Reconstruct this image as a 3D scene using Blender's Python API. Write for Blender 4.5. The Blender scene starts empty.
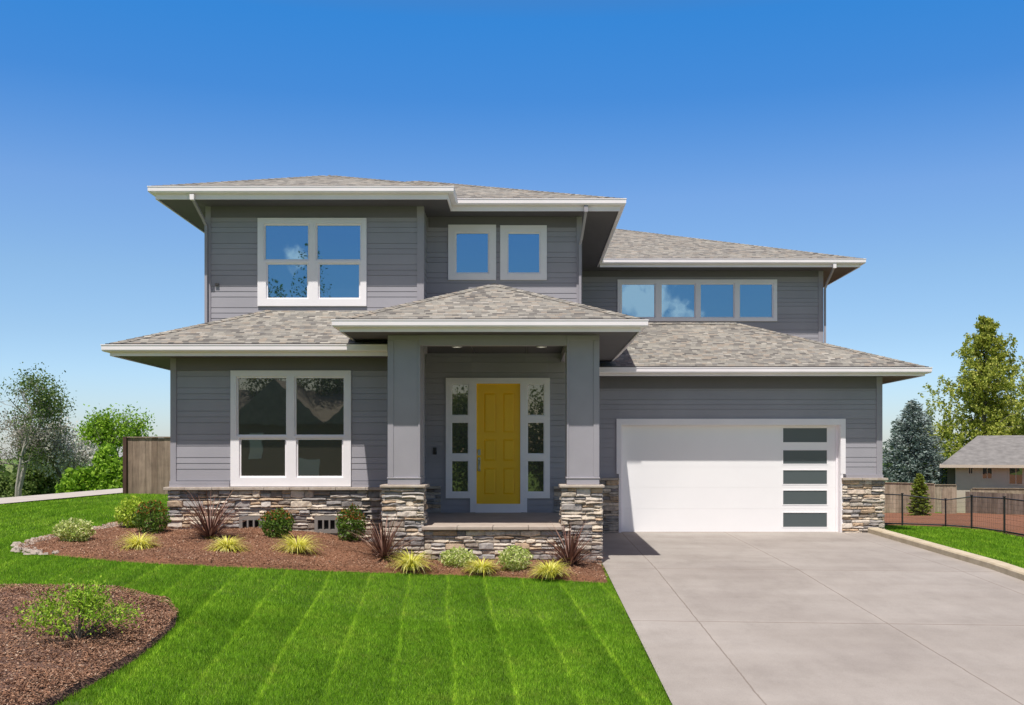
import bpy, math, random
import numpy as np
from mathutils import Vector, Matrix, noise as mnoise

random.seed(7)
R = random.Random(11)
S = bpy.context.scene
COL = bpy.context.collection
CZ = 1.74          # camera height above the garage pad
F = 1030.0         # focal length in picture widths of 1024
VX, VY = 524.0, 456.0

# ------------------------------------------------------------------ ground
def smooth(t):
    t = np.clip(t, 0, 1); return t*t*(3-2*t)
def g(X, Y):
    X = np.asarray(X, float); Y = np.asarray(Y, float)
    b = np.where(Y >= 23.1, 0.0, np.where(Y >= 17, -.0246*(23.1-Y), -.15-.05*(17-np.maximum(Y, -5))))
    b = b + .42*smooth((-1-X)/4) + .13*smooth((-8-X)/4) - 1.3*smooth((-14.7-X)/4)*smooth((Y-8)/8)
    fr = np.clip(Y-24, 0, 10)*.057 + np.clip(Y-34, 0, 28)*.04
    b = b - fr*smooth((X-8.3)/3)
    b = b - np.clip(Y-38, 0, 60)*.035*smooth((-9-X)/4)
    b = b - np.clip(Y-40, 0, 42)*.04*smooth((9-X)/2)*smooth((X+9)/4)
    return b
def gz(x, y): return float(g(x, y))
def unproj(px, py):
    lo, hi = 3.0, 90.0
    def h(D): return CZ-(py-VY)*D/F-gz((px-VX)*D/F, D)
    D = lo
    while D < hi and h(D) > 0: D += .1
    a, b = D-.1, D
    for _ in range(20):
        m = (a+b)/2
        if h(m) > 0: a = m
        else: b = m
    return ((px-VX)*a/F, a)
def X(px, D): return (px-VX)*D/F
def Z(py, D): return CZ+(VY-py)*D/F

# ------------------------------------------------------------------ mesh helpers
class MB:
    def __init__(s): s.v = []; s.f = []
    def quad(s, a, b, c, d):
        n = len(s.v); s.v += [a, b, c, d]; s.f.append((n, n+1, n+2, n+3))
    def poly(s, pts):
        n = len(s.v); s.v += list(pts); s.f.append(tuple(range(n, n+len(pts))))
    def box(s, x0, x1, y0, y1, z0, z1):
        n = len(s.v)
        s.v += [(x0,y0,z0),(x1,y0,z0),(x1,y1,z0),(x0,y1,z0),(x0,y0,z1),(x1,y0,z1),(x1,y1,z1),(x0,y1,z1)]
        s.f += [tuple(n+i for i in q) for q in ((0,3,2,1),(4,5,6,7),(0,1,5,4),(1,2,6,5),(2,3,7,6),(3,0,4,7))]
    def obox(s, O, u, v, w, a, b, c):
        """box from corner O along unit vectors u,v,w by a,b,c"""
        O = Vector(O); u = Vector(u)*a; v = Vector(v)*b; w = Vector(w)*c
        n = len(s.v)
        s.v += [tuple(p) for p in (O, O+u, O+u+v, O+v, O+w, O+u+w, O+u+v+w, O+v+w)]
        s.f += [tuple(n+i for i in q) for q in ((0,3,2,1),(4,5,6,7),(0,1,5,4),(1,2,6,5),(2,3,7,6),(3,0,4,7))]
    def tube(s, pts, rads, k=6, cap=True):
        pts = [Vector(p) for p in pts]; n0 = len(s.v)
        for i, p in enumerate(pts):
            d = (pts[min(i+1, len(pts)-1)]-pts[max(i-1, 0)])
            d = d.normalized() if d.length > 1e-6 else Vector((0,0,1))
            a = d.cross(Vector((0,0,1)) if abs(d.z) < .95 else Vector((0,1,0))).normalized(); b = d.cross(a)
            for j in range(k):
                t = 2*math.pi*(j+.5)/k
                s.v.append(tuple(p+(a*math.cos(t)+b*math.sin(t))*rads[i]))
        for i in range(len(pts)-1):
            for j in range(k):
                q = n0+i*k; s.f.append((q+j, q+(j+1)%k, q+k+(j+1)%k, q+k+j))
        if cap:
            s.f.append(tuple(n0+j for j in range(k))[::-1]); q = n0+(len(pts)-1)*k; s.f.append(tuple(q+j for j in range(k)))
    def build(s, name, m, parent=None, uv=None, smoothf=False):
        me = bpy.data.meshes.new(name); me.from_pydata([tuple(p) for p in s.v], [], s.f)
        me.materials.append(m)
        if uv == 'roof':
            L = me.uv_layers.new(name='UVMap')
            for p in me.polygons:
                n = p.normal
                if n.z < 0: n = -n
                u = Vector((0,0,1)).cross(n)
                u = u.normalized() if u.length > 1e-4 else Vector((1,0,0)); v = n.cross(u)
                for li in p.loop_indices:
                    c = me.vertices[me.loops[li].vertex_index].co; L.data[li].uv = (c.dot(u), c.dot(v))
        if smoothf:
            me.polygons.foreach_set('use_smooth', [True]*len(me.polygons))
        me.update()
        return link(name, me, parent)
def link(name, me, parent=None):
    o = bpy.data.objects.new(name, me); COL.objects.link(o)
    if parent is not None:
        o.parent = parent
        M = Matrix.Translation(parent_world(parent)); o.matrix_parent_inverse = M.inverted()
    return o
def parent_world(p):
    t = Vector(p.location)
    return t
def npmesh(name, verts, nper, m, parent=None, smoothf=False):
    """verts (N*nper,3): N faces with nper separate vertices"""
    V = np.ascontiguousarray(verts, dtype=np.float32); nv = len(V); nf = nv//nper
    me = bpy.data.meshes.new(name)
    me.vertices.add(nv); me.vertices.foreach_set('co', V.ravel())
    me.loops.add(nv); me.loops.foreach_set('vertex_index', np.arange(nv, dtype=np.int32))
    me.polygons.add(nf); me.polygons.foreach_set('loop_start', np.arange(0, nv, nper, dtype=np.int32))
    me.polygons.foreach_set('loop_total', np.full(nf, nper, dtype=np.int32))
    me.update(calc_edges=True); me.validate(); me.materials.append(m)
    return link(name, me, parent)
def tag(o, label=None, cat=None, group=None, kind=None):
    if label: o['label'] = label
    if cat: o['category'] = cat
    if group: o['group'] = group
    if kind: o['kind'] = kind
    return o
def empty(name, loc, label, cat, group=None):
    o = bpy.data.objects.new(name, None); COL.objects.link(o); o.location = loc; o.empty_display_size = .2
    return tag(o, label, cat, group)

# ------------------------------------------------------------------ materials
def srgb(r, g_, b):
    f = lambda c: (c/255/12.92) if c/255 <= .04045 else ((c/255+.055)/1.055)**2.4
    return (f(r), f(g_), f(b), 1)
class NT:
    def __init__(s, name):
        s.m = bpy.data.materials.new(name); s.m.use_nodes = True; s.t = s.m.node_tree; s.n = s.t.nodes; s.l = s.t.links
        s.n.clear(); s.out = s.n.new('ShaderNodeOutputMaterial')
        s.p = s.n.new('ShaderNodeBsdfPrincipled'); s.l.new(s.p.outputs[0], s.out.inputs[0])
    def N(s, t, **k):
        n = s.n.new(t)
        for a, b in k.items(): setattr(n, a, b)
        return n
    def L(s, a, b): s.l.new(a, b)
    def math(s, op, a, b=None, c=None):
        n = s.N('ShaderNodeMath', operation=op)
        for i, v in enumerate((a, b, c)):
            if v is None: continue
            if isinstance(v, (int, float)): n.inputs[i].default_value = v
            else: s.L(v, n.inputs[i])
        return n.outputs[0]
    def ramp(s, fac, stops, interp='LINEAR'):
        n = s.N('ShaderNodeValToRGB'); cr = n.color_ramp; cr.interpolation = interp
        while len(cr.elements) > 1: cr.elements.remove(cr.elements[-1])
        cr.elements[0].position, cr.elements[0].color = stops[0]
        for p, c in stops[1:]:
            e = cr.elements.new(p); e.color = c
        if fac is not None: s.L(fac, n.inputs[0])
        return n.outputs[0]
    def mix(s, fac, a, b, bt='MIX'):
        n = s.N('ShaderNodeMix', data_type='RGBA', blend_type=bt)
        if isinstance(fac, (int, float)): n.inputs[0].default_value = fac
        else: s.L(fac, n.inputs[0])
        for i, v in ((6, a), (7, b)):
            if isinstance(v, tuple): n.inputs[i].default_value = v
            else: s.L(v, n.inputs[i])
        return n.outputs[2]
    def pos(s): return s.N('ShaderNodeNewGeometry').outputs['Position']
    def island(s): return s.N('ShaderNodeNewGeometry').outputs['Random Per Island']
    def noise(s, scale, detail=4, rough=.55, vec=None, stretch=None):
        n = s.N('ShaderNodeTexNoise'); n.inputs['Scale'].default_value = scale; n.inputs['Detail'].default_value = detail
        n.inputs['Roughness'].default_value = rough
        v = vec if vec is not None else s.pos()
        if stretch:
            mp = s.N('ShaderNodeMapping'); mp.inputs['Scale'].default_value = stretch; s.L(v, mp.inputs[0]); v = mp.outputs[0]
        s.L(v, n.inputs['Vector']); return n.outputs[0]
    def bump(s, h, strength=.5, dist=.01):
        b = s.N('ShaderNodeBump'); b.inputs['Strength'].default_value = strength; b.inputs['Distance'].default_value = dist
        s.L(h, b.inputs['Height']); s.L(b.outputs[0], s.p.inputs['Normal'])
    def base(s, c):
        if isinstance(c, tuple): s.p.inputs['Base Color'].default_value = c
        else: s.L(c, s.p.inputs['Base Color'])
    def rough(s, v):
        if isinstance(v, (int, float)): s.p.inputs['Roughness'].default_value = v
        else: s.L(v, s.p.inputs['Roughness'])
def scale(c, k): return (c[0]*k, c[1]*k, c[2]*k, 1)

def paint(name, c, rough=.5, var=.08, scale_=1.5, fine=.03):
    t = NT(name); n = t.noise(scale_, 5, .6); f = t.noise(60, 2, .5, stretch=(.15, .15, 1))
    col = t.ramp(n, [(.3, scale(c, 1-var)), (.7, scale(c, 1+var))])
    t.base(col); t.rough(rough); t.bump(f, fine*4, .002); return t.m
M = {}
M['siding'] = (lambda: None)()
def mk_siding():
    t = NT('siding_paint'); c = (.350, .338, .372, 1)
    isl = t.island(); n = t.noise(.9, 6, .65); grain = t.noise(30, 4, .6, stretch=(.12, .12, 1.6))
    a = t.ramp(isl, [(0, scale(c, .955)), (1, scale(c, 1.045))])
    b = t.ramp(n, [(.3, (.93, .93, .93, 1)), (.7, (1.05, 1.05, 1.05, 1))])
    t.base(t.mix(1, a, b, 'MULTIPLY')); t.rough(.6); t.bump(grain, .25, .003); return t.m
M['siding'] = mk_siding()
M['trim_grey'] = paint('trim_grey_paint', (.350, .334, .368, 1), .55, .06)
M['frieze'] = paint('frieze_shaded_grey', (.17, .162, .176, 1), .6, .05)  # same grey as the walls, darkened to carry the shade under the eaves
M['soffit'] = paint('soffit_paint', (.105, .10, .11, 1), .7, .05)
M['white'] = paint('white_paint', (.90, .865, .885, 1), .4, .035)
M['gutter'] = paint('gutter_white', (.93, .875, .90, 1), .35, .04)
M['garage'] = paint('garage_door_white', (.90, .89, .895, 1), .45, .02, .7)
M['yellow'] = paint('yellow_paint', (1.0, .57, .002, 1), .38, .06)
M['metal_dark'] = paint('dark_bronze', (.05, .045, .04, 1), .35)
M['nickel'] = paint('satin_nickel', (.4, .38, .35, 1), .25); M['nickel'].node_tree.nodes['Principled BSDF'].inputs['Metallic'].default_value = .9
M['black'] = paint('black_metal', (.02, .02, .021, 1), .4)
M['lamp'] = paint('lamp_trim', (.7, .7, .68, 1), .4)
M['lens'] = paint('lamp_lens', (.9, .88, .82, 1), .4); M['lens'].node_tree.nodes['Principled BSDF'].inputs['Emission Color'].default_value = (1, .93, .8, 1); M['lens'].node_tree.nodes['Principled BSDF'].inputs['Emission Strength'].default_value = 1.2
M['vent'] = paint('vent_grey', (.22, .205, .19, 1), .8)
M['vent_dark'] = paint('vent_dark', (.02, .02, .02, 1), .9)

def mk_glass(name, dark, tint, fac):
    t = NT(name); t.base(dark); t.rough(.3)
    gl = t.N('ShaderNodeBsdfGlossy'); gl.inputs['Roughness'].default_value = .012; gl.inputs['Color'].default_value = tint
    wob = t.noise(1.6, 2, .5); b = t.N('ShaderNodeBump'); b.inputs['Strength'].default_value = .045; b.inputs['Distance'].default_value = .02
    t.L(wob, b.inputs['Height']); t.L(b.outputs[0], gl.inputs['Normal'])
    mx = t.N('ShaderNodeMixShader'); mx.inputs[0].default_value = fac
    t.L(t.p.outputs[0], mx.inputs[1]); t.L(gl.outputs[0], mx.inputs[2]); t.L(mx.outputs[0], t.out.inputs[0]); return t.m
M['glass'] = mk_glass('window_glass', (.012, .018, .022, 1), (.25, .58, .90, 1), .56)
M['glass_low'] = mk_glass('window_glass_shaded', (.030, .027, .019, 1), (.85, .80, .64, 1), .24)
def mk_frost():
    t = NT('frosted_glass'); t.base((.085, .105, .11, 1)); t.rough(.28); t.p.inputs['Specular IOR Level'].default_value = .6
    return t.m
M['frost'] = mk_frost()

def mk_shingle():
    t = NT('roof_shingles')
    uv = t.N('ShaderNodeUVMap').outputs[0]; sp = t.N('ShaderNodeSeparateXYZ'); t.L(uv, sp.inputs[0]); u, v = sp.outputs[0], sp.outputs[1]
    vr = t.math('DIVIDE', v, .10); row = t.math('FLOOR', vr); fr = t.math('FRACT', vr)
    wn = t.N('ShaderNodeTexWhiteNoise', noise_dimensions='1D'); t.L(row, wn.inputs['W'])
    uo = t.math('ADD', t.math('DIVIDE', u, .125), t.math('MULTIPLY', wn.outputs[0], 7.3))
    # warp the tab widths
    nz = t.N('ShaderNodeTexNoise'); nz.inputs['Scale'].default_value = 1.0; nz.noise_dimensions = '2D'
    cv = t.N('ShaderNodeCombineXYZ'); t.L(uo, cv.inputs[0]); t.L(row, cv.inputs[1]); t.L(cv.outputs[0], nz.inputs['Vector'])
    uo2 = t.math('ADD', uo, t.math('MULTIPLY', nz.outputs[0], 1.1))
    cell = t.math('FLOOR', uo2); fu = t.math('FRACT', uo2)
    c2 = t.N('ShaderNodeCombineXYZ'); t.L(cell, c2.inputs[0]); t.L(row, c2.inputs[1])
    w2 = t.N('ShaderNodeTexWhiteNoise', noise_dimensions='2D'); t.L(c2.outputs[0], w2.inputs['Vector'])
    col = t.ramp(w2.outputs[0], [(0, (.12, .113, .105, 1)), (.16, (.20, .19, .172, 1)), (.4, (.27, .26, .232, 1)), (.6, (.35, .337, .295, 1)), (.8, (.32, .275, .225, 1)), (.9, (.44, .42, .37, 1)), (1, (.21, .205, .198, 1))])
    gr = t.noise(130, 3, .7); blotch = t.noise(.8, 4, .6)
    col = t.mix(1, col, t.ramp(gr, [(.3, (.72, .72, .72, 1)), (.7, (1.2, 1.2, 1.2, 1))]), 'MULTIPLY')
    col = t.mix(1, col, t.ramp(blotch, [(.3, (.86, .85, .85, 1)), (.7, (1.1, 1.09, 1.08, 1))]), 'MULTIPLY')
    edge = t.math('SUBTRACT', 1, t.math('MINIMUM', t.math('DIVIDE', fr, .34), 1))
    course_shadow = t.math('MULTIPLY', edge, t.math('ADD', .55, t.math('MULTIPLY', w2.outputs[0], .4)))
    col = t.mix(course_shadow, col, (.035, .03, .03, 1))  # shadow line at the foot of each shingle course, painted into the colour
    gap = t.math('MULTIPLY', t.math('LESS_THAN', fu, .03), .55)
    col = t.mix(gap, col, (.05, .045, .04, 1))
    t.base(col); t.rough(.92)
    h = t.math('SUBTRACT', t.math('MULTIPLY', w2.outputs[0], .6), t.math('MULTIPLY', fr, 1.0))
    t.bump(h, .7, .012); return t.m
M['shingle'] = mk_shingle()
def mk_stone(name, warm=1.0, sc=1.0):
    t = NT(name); i = t.island()
    st = [(0, (.42,.40,.37,1)), (.10, (.24,.235,.24,1)), (.2, (.50,.46,.40,1)), (.3, (.21,.21,.22,1)), (.4, (.56,.53,.49,1)), (.5, (.40,.32,.24,1)), (.58, (.33,.325,.33,1)), (.66, (.60,.55,.47,1)), (.74, (.46,.41,.36,1)), (.82, (.22,.195,.175,1)), (.88, (.47,.37,.27,1)), (.93, (.30,.305,.32,1)), (.97, (.55,.53,.51,1))]
    col = t.ramp(i, [(p, (min(1,c[0]*1.14), c[1]*1.09, c[2]*1.04, 1)) for p, c in st], 'CONSTANT')
    n = t.noise(13, 7, .75); n2 = t.noise(55, 4, .7, stretch=(1, 1, 3))
    col = t.mix(1, col, t.ramp(n, [(.28, (.45,.44,.45,1)), (.48, (.95,.93,.91,1)), (.72, (1.3,1.26,1.18,1))]), 'MULTIPLY')
    t.base(col); t.rough(.88)
    t.bump(t.math('ADD', n, t.math('MULTIPLY', n2, .6)), .9, .012); return t.m
M['stone'] = mk_stone('ledge_stone')
M['mortar'] = paint('mortar_backing', (.24, .21, .18, 1), .95, .2, 12)  # dark mortar bed behind the stones
def mk_cap():
    t = NT('stone_cap'); n = t.noise(6, 6, .7)
    t.base(t.ramp(n, [(.3, (.36,.29,.23,1)), (.55, (.47,.41,.35,1)), (.75, (.56,.51,.46,1))])); t.rough(.85); t.bump(t.noise(25, 5, .7), .6, .01); return t.m
M['cap'] = mk_cap()
def mk_paver():
    t = NT('porch_concrete'); n = t.noise(3, 6, .65)
    t.base(t.ramp(n, [(.3, (.37,.305,.255,1)), (.7, (.49,.42,.36,1))])); t.rough(.85); t.bump(t.noise(80, 3, .6), .4, .003); return t.m
M['paver'] = mk_paver()
def mk_drive():
    t = NT('driveway_concrete'); P = t.pos(); sp = t.N('ShaderNodeSeparateXYZ'); t.L(P, sp.inputs[0])
    n1 = t.noise(.45, 6, .6); n2 = t.noise(2.2, 6, .7, stretch=(1, .5, 1)); n3 = t.noise(140, 2, .6); n4 = t.noise(.9, 3, .5, stretch=(.25, 1.6, 1))
    a = t.ramp(n1, [(.3, (.285,.255,.232,1)), (.5, (.333,.302,.275,1)), (.7, (.372,.34,.313,1))])
    a = t.mix(1, a, t.ramp(n2, [(.25, (.86,.855,.85,1)), (.5, (1,1,1,1)), (.75, (1.07,1.07,1.07,1))]), 'MULTIPLY')
    a = t.mix(1, a, t.ramp(n4, [(.35, (.95,.94,.93,1)), (.65, (1.05,1.05,1.05,1))]), 'MULTIPLY')
    a = t.mix(1, a, t.ramp(n3, [(.3, (.84,.84,.84,1)), (.7, (1.14,1.14,1.14,1))]), 'MULTIPLY')
    wob = t.math('MULTIPLY', t.math('SUBTRACT', t.noise(5, 3, .6), .5), .03)
    J = None; W = None
    def line(coord, c, w):
        nonlocal J, W
        d = t.math('ABSOLUTE', t.math('SUBTRACT', t.math('ADD', coord, wob), c))
        v = t.math('SUBTRACT', 1, t.math('MINIMUM', t.math('DIVIDE', d, w), 1))
        J = v if J is None else t.math('MAXIMUM', J, v)
        v2 = t.math('SUBTRACT', 1, t.math('MINIMUM', t.math('DIVIDE', d, .14), 1))
        W = v2 if W is None else t.math('MAXIMUM', W, v2)
    for c in (2.18, 4.5, 7.12): line(sp.outputs[0], c, .014)
    yy = t.math('ADD', sp.outputs[1], t.math('MULTIPLY', sp.outputs[0], .06))
    for c in (17.15, 13.0, 8.9, 4.8, .7, -3.4): line(yy, c, .024)
    a = t.mix(t.math('MULTIPLY', W, t.math('MULTIPLY', n2, .22)), a, (.50, .45, .41, 1))
    a = t.mix(t.math('MULTIPLY', J, .8), a, (.16, .125, .10, 1))
    vo = t.N('ShaderNodeTexVoronoi'); vo.inputs['Scale'].default_value = 1.3; t.L(P, vo.inputs['Vector'])
    sp1 = t.math('LESS_THAN', vo.outputs['Distance'], .022)
    a = t.mix(t.math('MULTIPLY', sp1, .6), a, (.09, .07, .055, 1))
    t.base(a); t.rough(.85); t.bump(t.math('SUBTRACT', t.math('MULTIPLY', n3, .5), t.math('MULTIPLY', J, 2)), .35, .004); return t.m
M['drive'] = mk_drive()
def mk_curb():
    t = NT('curb_concrete'); n = t.noise(3, 6, .7)
    t.base(t.ramp(n, [(.3, (.42,.35,.24,1)), (.7, (.60,.52,.39,1))])); t.rough(.9); t.bump(t.noise(70, 3, .6), .4, .004); return t.m
M['curb'] = mk_curb()
def mk_walk():
    t = NT('path_concrete'); n = t.noise(1.5, 5, .6)
    t.base(t.ramp(n, [(.3, (.42,.38,.34,1)), (.7, (.52,.48,.44,1))])); t.rough(.9); return t.m
M['walk'] = mk_walk()
def stripes(t):
    """mowing stripes: a value 0..1 from world position"""
    sp = t.N('ShaderNodeSeparateXYZ'); t.L(t.pos(), sp.inputs[0])
    xx = t.math('ADD', sp.outputs[0], t.math('MULTIPLY', sp.outputs[1], .085))
    xx = t.math('ADD', xx, t.math('MULTIPLY', t.math('SUBTRACT', t.noise(.5, 2, .5), .5), .14))
    f = t.math('FRACT', t.math('DIVIDE', t.math('ADD', xx, 20.02), .585))
    return f, sp
def mk_grass(name, blade):
    t = NT(name); f, sp = stripes(t)
    n1 = t.noise(.7, 5, .6); n2 = t.noise(7, 4, .7)
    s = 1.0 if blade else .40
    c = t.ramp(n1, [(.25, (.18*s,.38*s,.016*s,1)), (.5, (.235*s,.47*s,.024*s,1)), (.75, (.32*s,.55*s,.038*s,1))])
    c = t.mix(1, c, t.ramp(n2, [(.3, (.72,.74,.7,1)), (.7, (1.22,1.2,1.2,1))]), 'MULTIPLY')
    dry = t.noise(2.6, 6, .75); c = t.mix(t.math('MULTIPLY', t.math('MAXIMUM', t.math('SUBTRACT', dry, .54), 0), 2.6), c, (.36*s, .42*s, .07*s, 1))
    patch = t.noise(1.1, 3, .6, stretch=(1.5, .35, 1))
    lf = t.ramp(f, [(0, (.92,.94,.92,1)), (.36, (.68,.74,.68,1)), (.44, (.88,.90,.88,1)), (.50, (1.95,1.62,1.95,1)), (.555, (1.1,1.06,1.1,1)), (1, (.94,.95,.94,1))])
    fade = t.math('MULTIPLY', t.math('MINIMUM', t.math('MAXIMUM', t.math('SUBTRACT', t.math('MULTIPLY', patch, 3.4), .95), 0), 1), .85)
    c = t.mix(fade, c, t.mix(1, c, lf, 'MULTIPLY'))
    if blade:
        c = t.mix(1, c, t.ramp(t.island(), [(0, (.62,.66,.6,1)), (.6, (1,1,1,1)), (.9, (1.35,1.25,1.3,1)), (1, (1.9,1.5,2.4,1))]), 'MULTIPLY')
        t.base(c); t.rough(.6); t.p.inputs['Specular IOR Level'].default_value = .25
        tr = t.N('ShaderNodeBsdfTranslucent'); t.L(c, tr.inputs[0]); mx = t.N('ShaderNodeMixShader'); mx.inputs[0].default_value = .4
        t.L(t.p.outputs[0], mx.inputs[1]); t.L(tr.outputs[0], mx.inputs[2]); t.L(mx.outputs[0], t.out.inputs[0])
    else:
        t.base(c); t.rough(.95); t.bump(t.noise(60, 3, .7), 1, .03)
    return t.m
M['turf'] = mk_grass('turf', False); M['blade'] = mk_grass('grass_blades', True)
def mk_mulch(name, c0, c1):
    t = NT(name); n = t.noise(35, 6, .8); n2 = t.noise(1.2, 5, .6)
    c = t.ramp(n, [(.3, scale(c0, .5)), (.5, c0), (.7, c1)])
    c = t.mix(1, c, t.ramp(n2, [(.3, (.75,.75,.75,1)), (.7, (1.15,1.12,1.1,1))]), 'MULTIPLY')
    t.base(c); t.rough(.97); t.bump(n, 1, .03); return t.m
M['mulch'] = mk_mulch('bark_mulch', (.25,.115,.06,1), (.42,.22,.13,1))
M['mulch_front'] = mk_mulch('bark_mulch_dark', (.17,.095,.07,1), (.30,.19,.145,1))
M['red_soil'] = mk_mulch('red_mulch', (.25,.105,.05,1), (.33,.16,.085,1))
def mk_chip(name, k):
    t = NT(name); t.base(t.ramp(t.island(), [(0, scale((.13,.062,.036,1), k)), (.35, scale((.24,.118,.066,1), k)), (.7, scale((.34,.185,.11,1), k)), (.93, scale((.40,.25,.165,1), k)), (1, scale((.52,.40,.30,1), k))])); t.rough(.95); return t.m
M['chip'] = mk_chip('bark_chips', 1.0); M['chip2'] = mk_chip('bark_chips_front', .95)
def mk_wood(name, a, b):
    t = NT(name); i = t.island(); n = t.noise(14, 6, .7, stretch=(1, 1, .06)); k = t.noise(3, 3, .6)
    c = t.ramp(i, [(0, a), (1, b)]); c = t.mix(1, c, t.ramp(n, [(.3, (.6,.57,.55,1)), (.6, (1.1,1.1,1.1,1))]), 'MULTIPLY')
    c = t.mix(1, c, t.ramp(k, [(.3, (.8,.8,.8,1)), (.7, (1.15,1.15,1.15,1))]), 'MULTIPLY')
    t.base(c); t.rough(.9); t.bump(n, .5, .004); return t.m
M['wood'] = mk_wood('weathered_cedar', (.19,.135,.10,1), (.31,.235,.18,1))
M['wood_far'] = mk_wood('weathered_fence', (.27,.22,.155,1), (.42,.35,.26,1))
M['wood_dark'] = mk_wood('stained_post', (.06,.03,.022,1), (.09,.05,.035,1))
def mk_leaf(name, stops, trans=.35, rough=.55):
    t = NT(name); c = t.ramp(t.island(), stops)
    t.base(c); t.rough(rough); t.p.inputs['Specular IOR Level'].default_value = .3
    tr = t.N('ShaderNodeBsdfTranslucent'); t.L(c, tr.inputs[0]); mx = t.N('ShaderNodeMixShader'); mx.inputs[0].default_value = trans
    t.L(t.p.outputs[0], mx.inputs[1]); t.L(tr.outputs[0], mx.inputs[2]); t.L(mx.outputs[0], t.out.inputs[0]); return t.m
def lin3(a, b, c): return [(0, a+(1,)), (.5, b+(1,)), (1, c+(1,))]
M['lf_variegated'] = mk_leaf('variegated_leaves', lin3((.26,.38,.06), (.55,.64,.18), (.86,.86,.50)))
M['lf_yellowgreen'] = mk_leaf('lime_leaves', lin3((.22,.36,.02), (.42,.58,.05), (.62,.72,.12)))
M['lf_grass'] = mk_leaf('golden_sedge_blades', lin3((.48,.52,.05), (.85,.80,.13), (.92,.90,.45)))
M['lf_flax'] = mk_leaf('bronze_flax_blades', lin3((.08,.035,.028), (.20,.10,.075), (.38,.24,.18)), .15)
M['lf_nandina'] = mk_leaf('nandina_leaves', lin3((.05,.11,.012), (.10,.20,.022), (.18,.27,.04)))
M['lf_redtip'] = mk_leaf('red_leaf_tips', lin3((.22,.05,.02), (.42,.10,.03), (.40,.20,.04)))
M['lf_bush'] = mk_leaf('bright_bush_leaves', lin3((.13,.27,.012), (.27,.46,.03), (.52,.68,.08)))
M['lf_oak'] = mk_leaf('dark_tree_leaves', lin3((.06,.11,.02), (.12,.19,.04), (.22,.29,.08)))
M['lf_green'] = mk_leaf('green_tree_leaves', lin3((.12,.25,.012), (.24,.43,.03), (.38,.57,.06)))
M['lf_birch'] = mk_leaf('birch_leaves', lin3((.19,.25,.025), (.38,.43,.06), (.60,.60,.15)))
M['lf_grey'] = mk_leaf('grey_twigs', lin3((.20,.18,.15), (.32,.29,.25), (.42,.40,.34)))
M['lf_white'] = mk_leaf('blossom', lin3((.24,.26,.17), (.52,.51,.45), (.80,.78,.74)))
M['lf_spruce'] = mk_leaf('blue_spruce_needles', lin3((.09,.135,.11), (.18,.24,.215), (.33,.39,.37)), .1)
M['lf_sapling'] = mk_leaf('sapling_needles', lin3((.12,.18,.02), (.24,.32,.04), (.36,.44,.08)))
M['bark'] = mk_wood('bark', (.10,.085,.07,1), (.15,.13,.11,1))
M['bark_pale'] = mk_wood('pale_bark', (.26,.24,.21,1), (.34,.32,.28,1))
M['asphalt'] = paint('asphalt', (.05,.05,.052,1), .9, .2, 3)
M['tan_wall'] = paint('tan_stucco', (.56,.49,.40,1), .9, .06)
M['brown_wall'] = paint('brown_siding', (.16,.13,.105,1), .8, .06)
M['grey_roof'] = paint('grey_composition_roof', (.20,.192,.185,1), .95, .25, 2.5)

# ------------------------------------------------------------------ sky, sun, camera
SUN = Vector((-.24, -1.0, 2.19)).normalized()
el = math.asin(SUN.z); rot = math.atan2(SUN.x, SUN.y)
SKYRAMP = [(q, tuple(v/2.6 for v in c_)+(1,)) for q, c_ in ((0, (.86,.93,1.2)), (.077, (.91,1.03,1.25)), (.112, (.91,1.01,1.17)), (.168, (.95,1.06,1.18)), (.241, (.90,1.07,1.30)), (.327, (.43,.95,1.39)), (.39, (.31,1.02,1.52)), (.52, (1.2,.88,.72)), (1, (2.1,1.08,.70)))]
w = bpy.data.worlds.new("World"); S.world = w; w.use_nodes = True
nt = w.node_tree; nt.nodes.clear(); W = NT.__new__(NT); W.t = nt; W.n = nt.nodes; W.l = nt.links
out = W.N('ShaderNodeOutputWorld'); bg = W.N('ShaderNodeBackground'); W.L(bg.outputs[0], out.inputs[0])
sky = W.N('ShaderNodeTexSky', sky_type='NISHITA'); sky.sun_disc = False; sky.sun_elevation = el; sky.sun_rotation = rot
sky.air_density = 1.0; sky.dust_density = .5; sky.ozone_density = 1.5; sky.altitude = 100
hs = W.N('ShaderNodeHueSaturation'); hs.inputs['Saturation'].default_value = 1.12; hs.inputs['Value'].default_value = 1.0; W.L(sky.outputs[0], hs.inputs['Color'])
tc = W.N('ShaderNodeTexCoord'); nm = W.N('ShaderNodeVectorMath', operation='NORMALIZE'); W.L(tc.outputs['Generated'], nm.inputs[0])
def cloud(d, size, thr, scl, prev):
    d = Vector(d).normalized()
    df = W.N('ShaderNodeVectorMath', operation='DISTANCE'); W.L(nm.outputs[0], df.inputs[0]); df.inputs[1].default_value = d
    m = W.math('SUBTRACT', 1, W.math('MINIMUM', W.math('DIVIDE', df.outputs['Value'], size), 1))
    n = W.N('ShaderNodeTexNoise'); n.inputs['Scale'].default_value = scl; n.inputs['Detail'].default_value = 8; n.inputs['Roughness'].default_value = .58
    W.L(nm.outputs[0], n.inputs['Vector'])
    a = W.math('MULTIPLY', W.math('SUBTRACT', W.math('ADD', n.outputs[0], W.math('MULTIPLY', m, .5)), thr), 5)
    a = W.math('MULTIPLY', W.math('MINIMUM', W.math('MAXIMUM', a, 0), 1), W.math('MINIMUM', W.math('MULTIPLY', m, 4), 1))
    return W.mix(W.math('MULTIPLY', a, .85), prev, (15, 11, 9.5, 1))
sxyz = W.N('ShaderNodeSeparateXYZ'); W.L(nm.outputs[0], sxyz.inputs[0])
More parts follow.
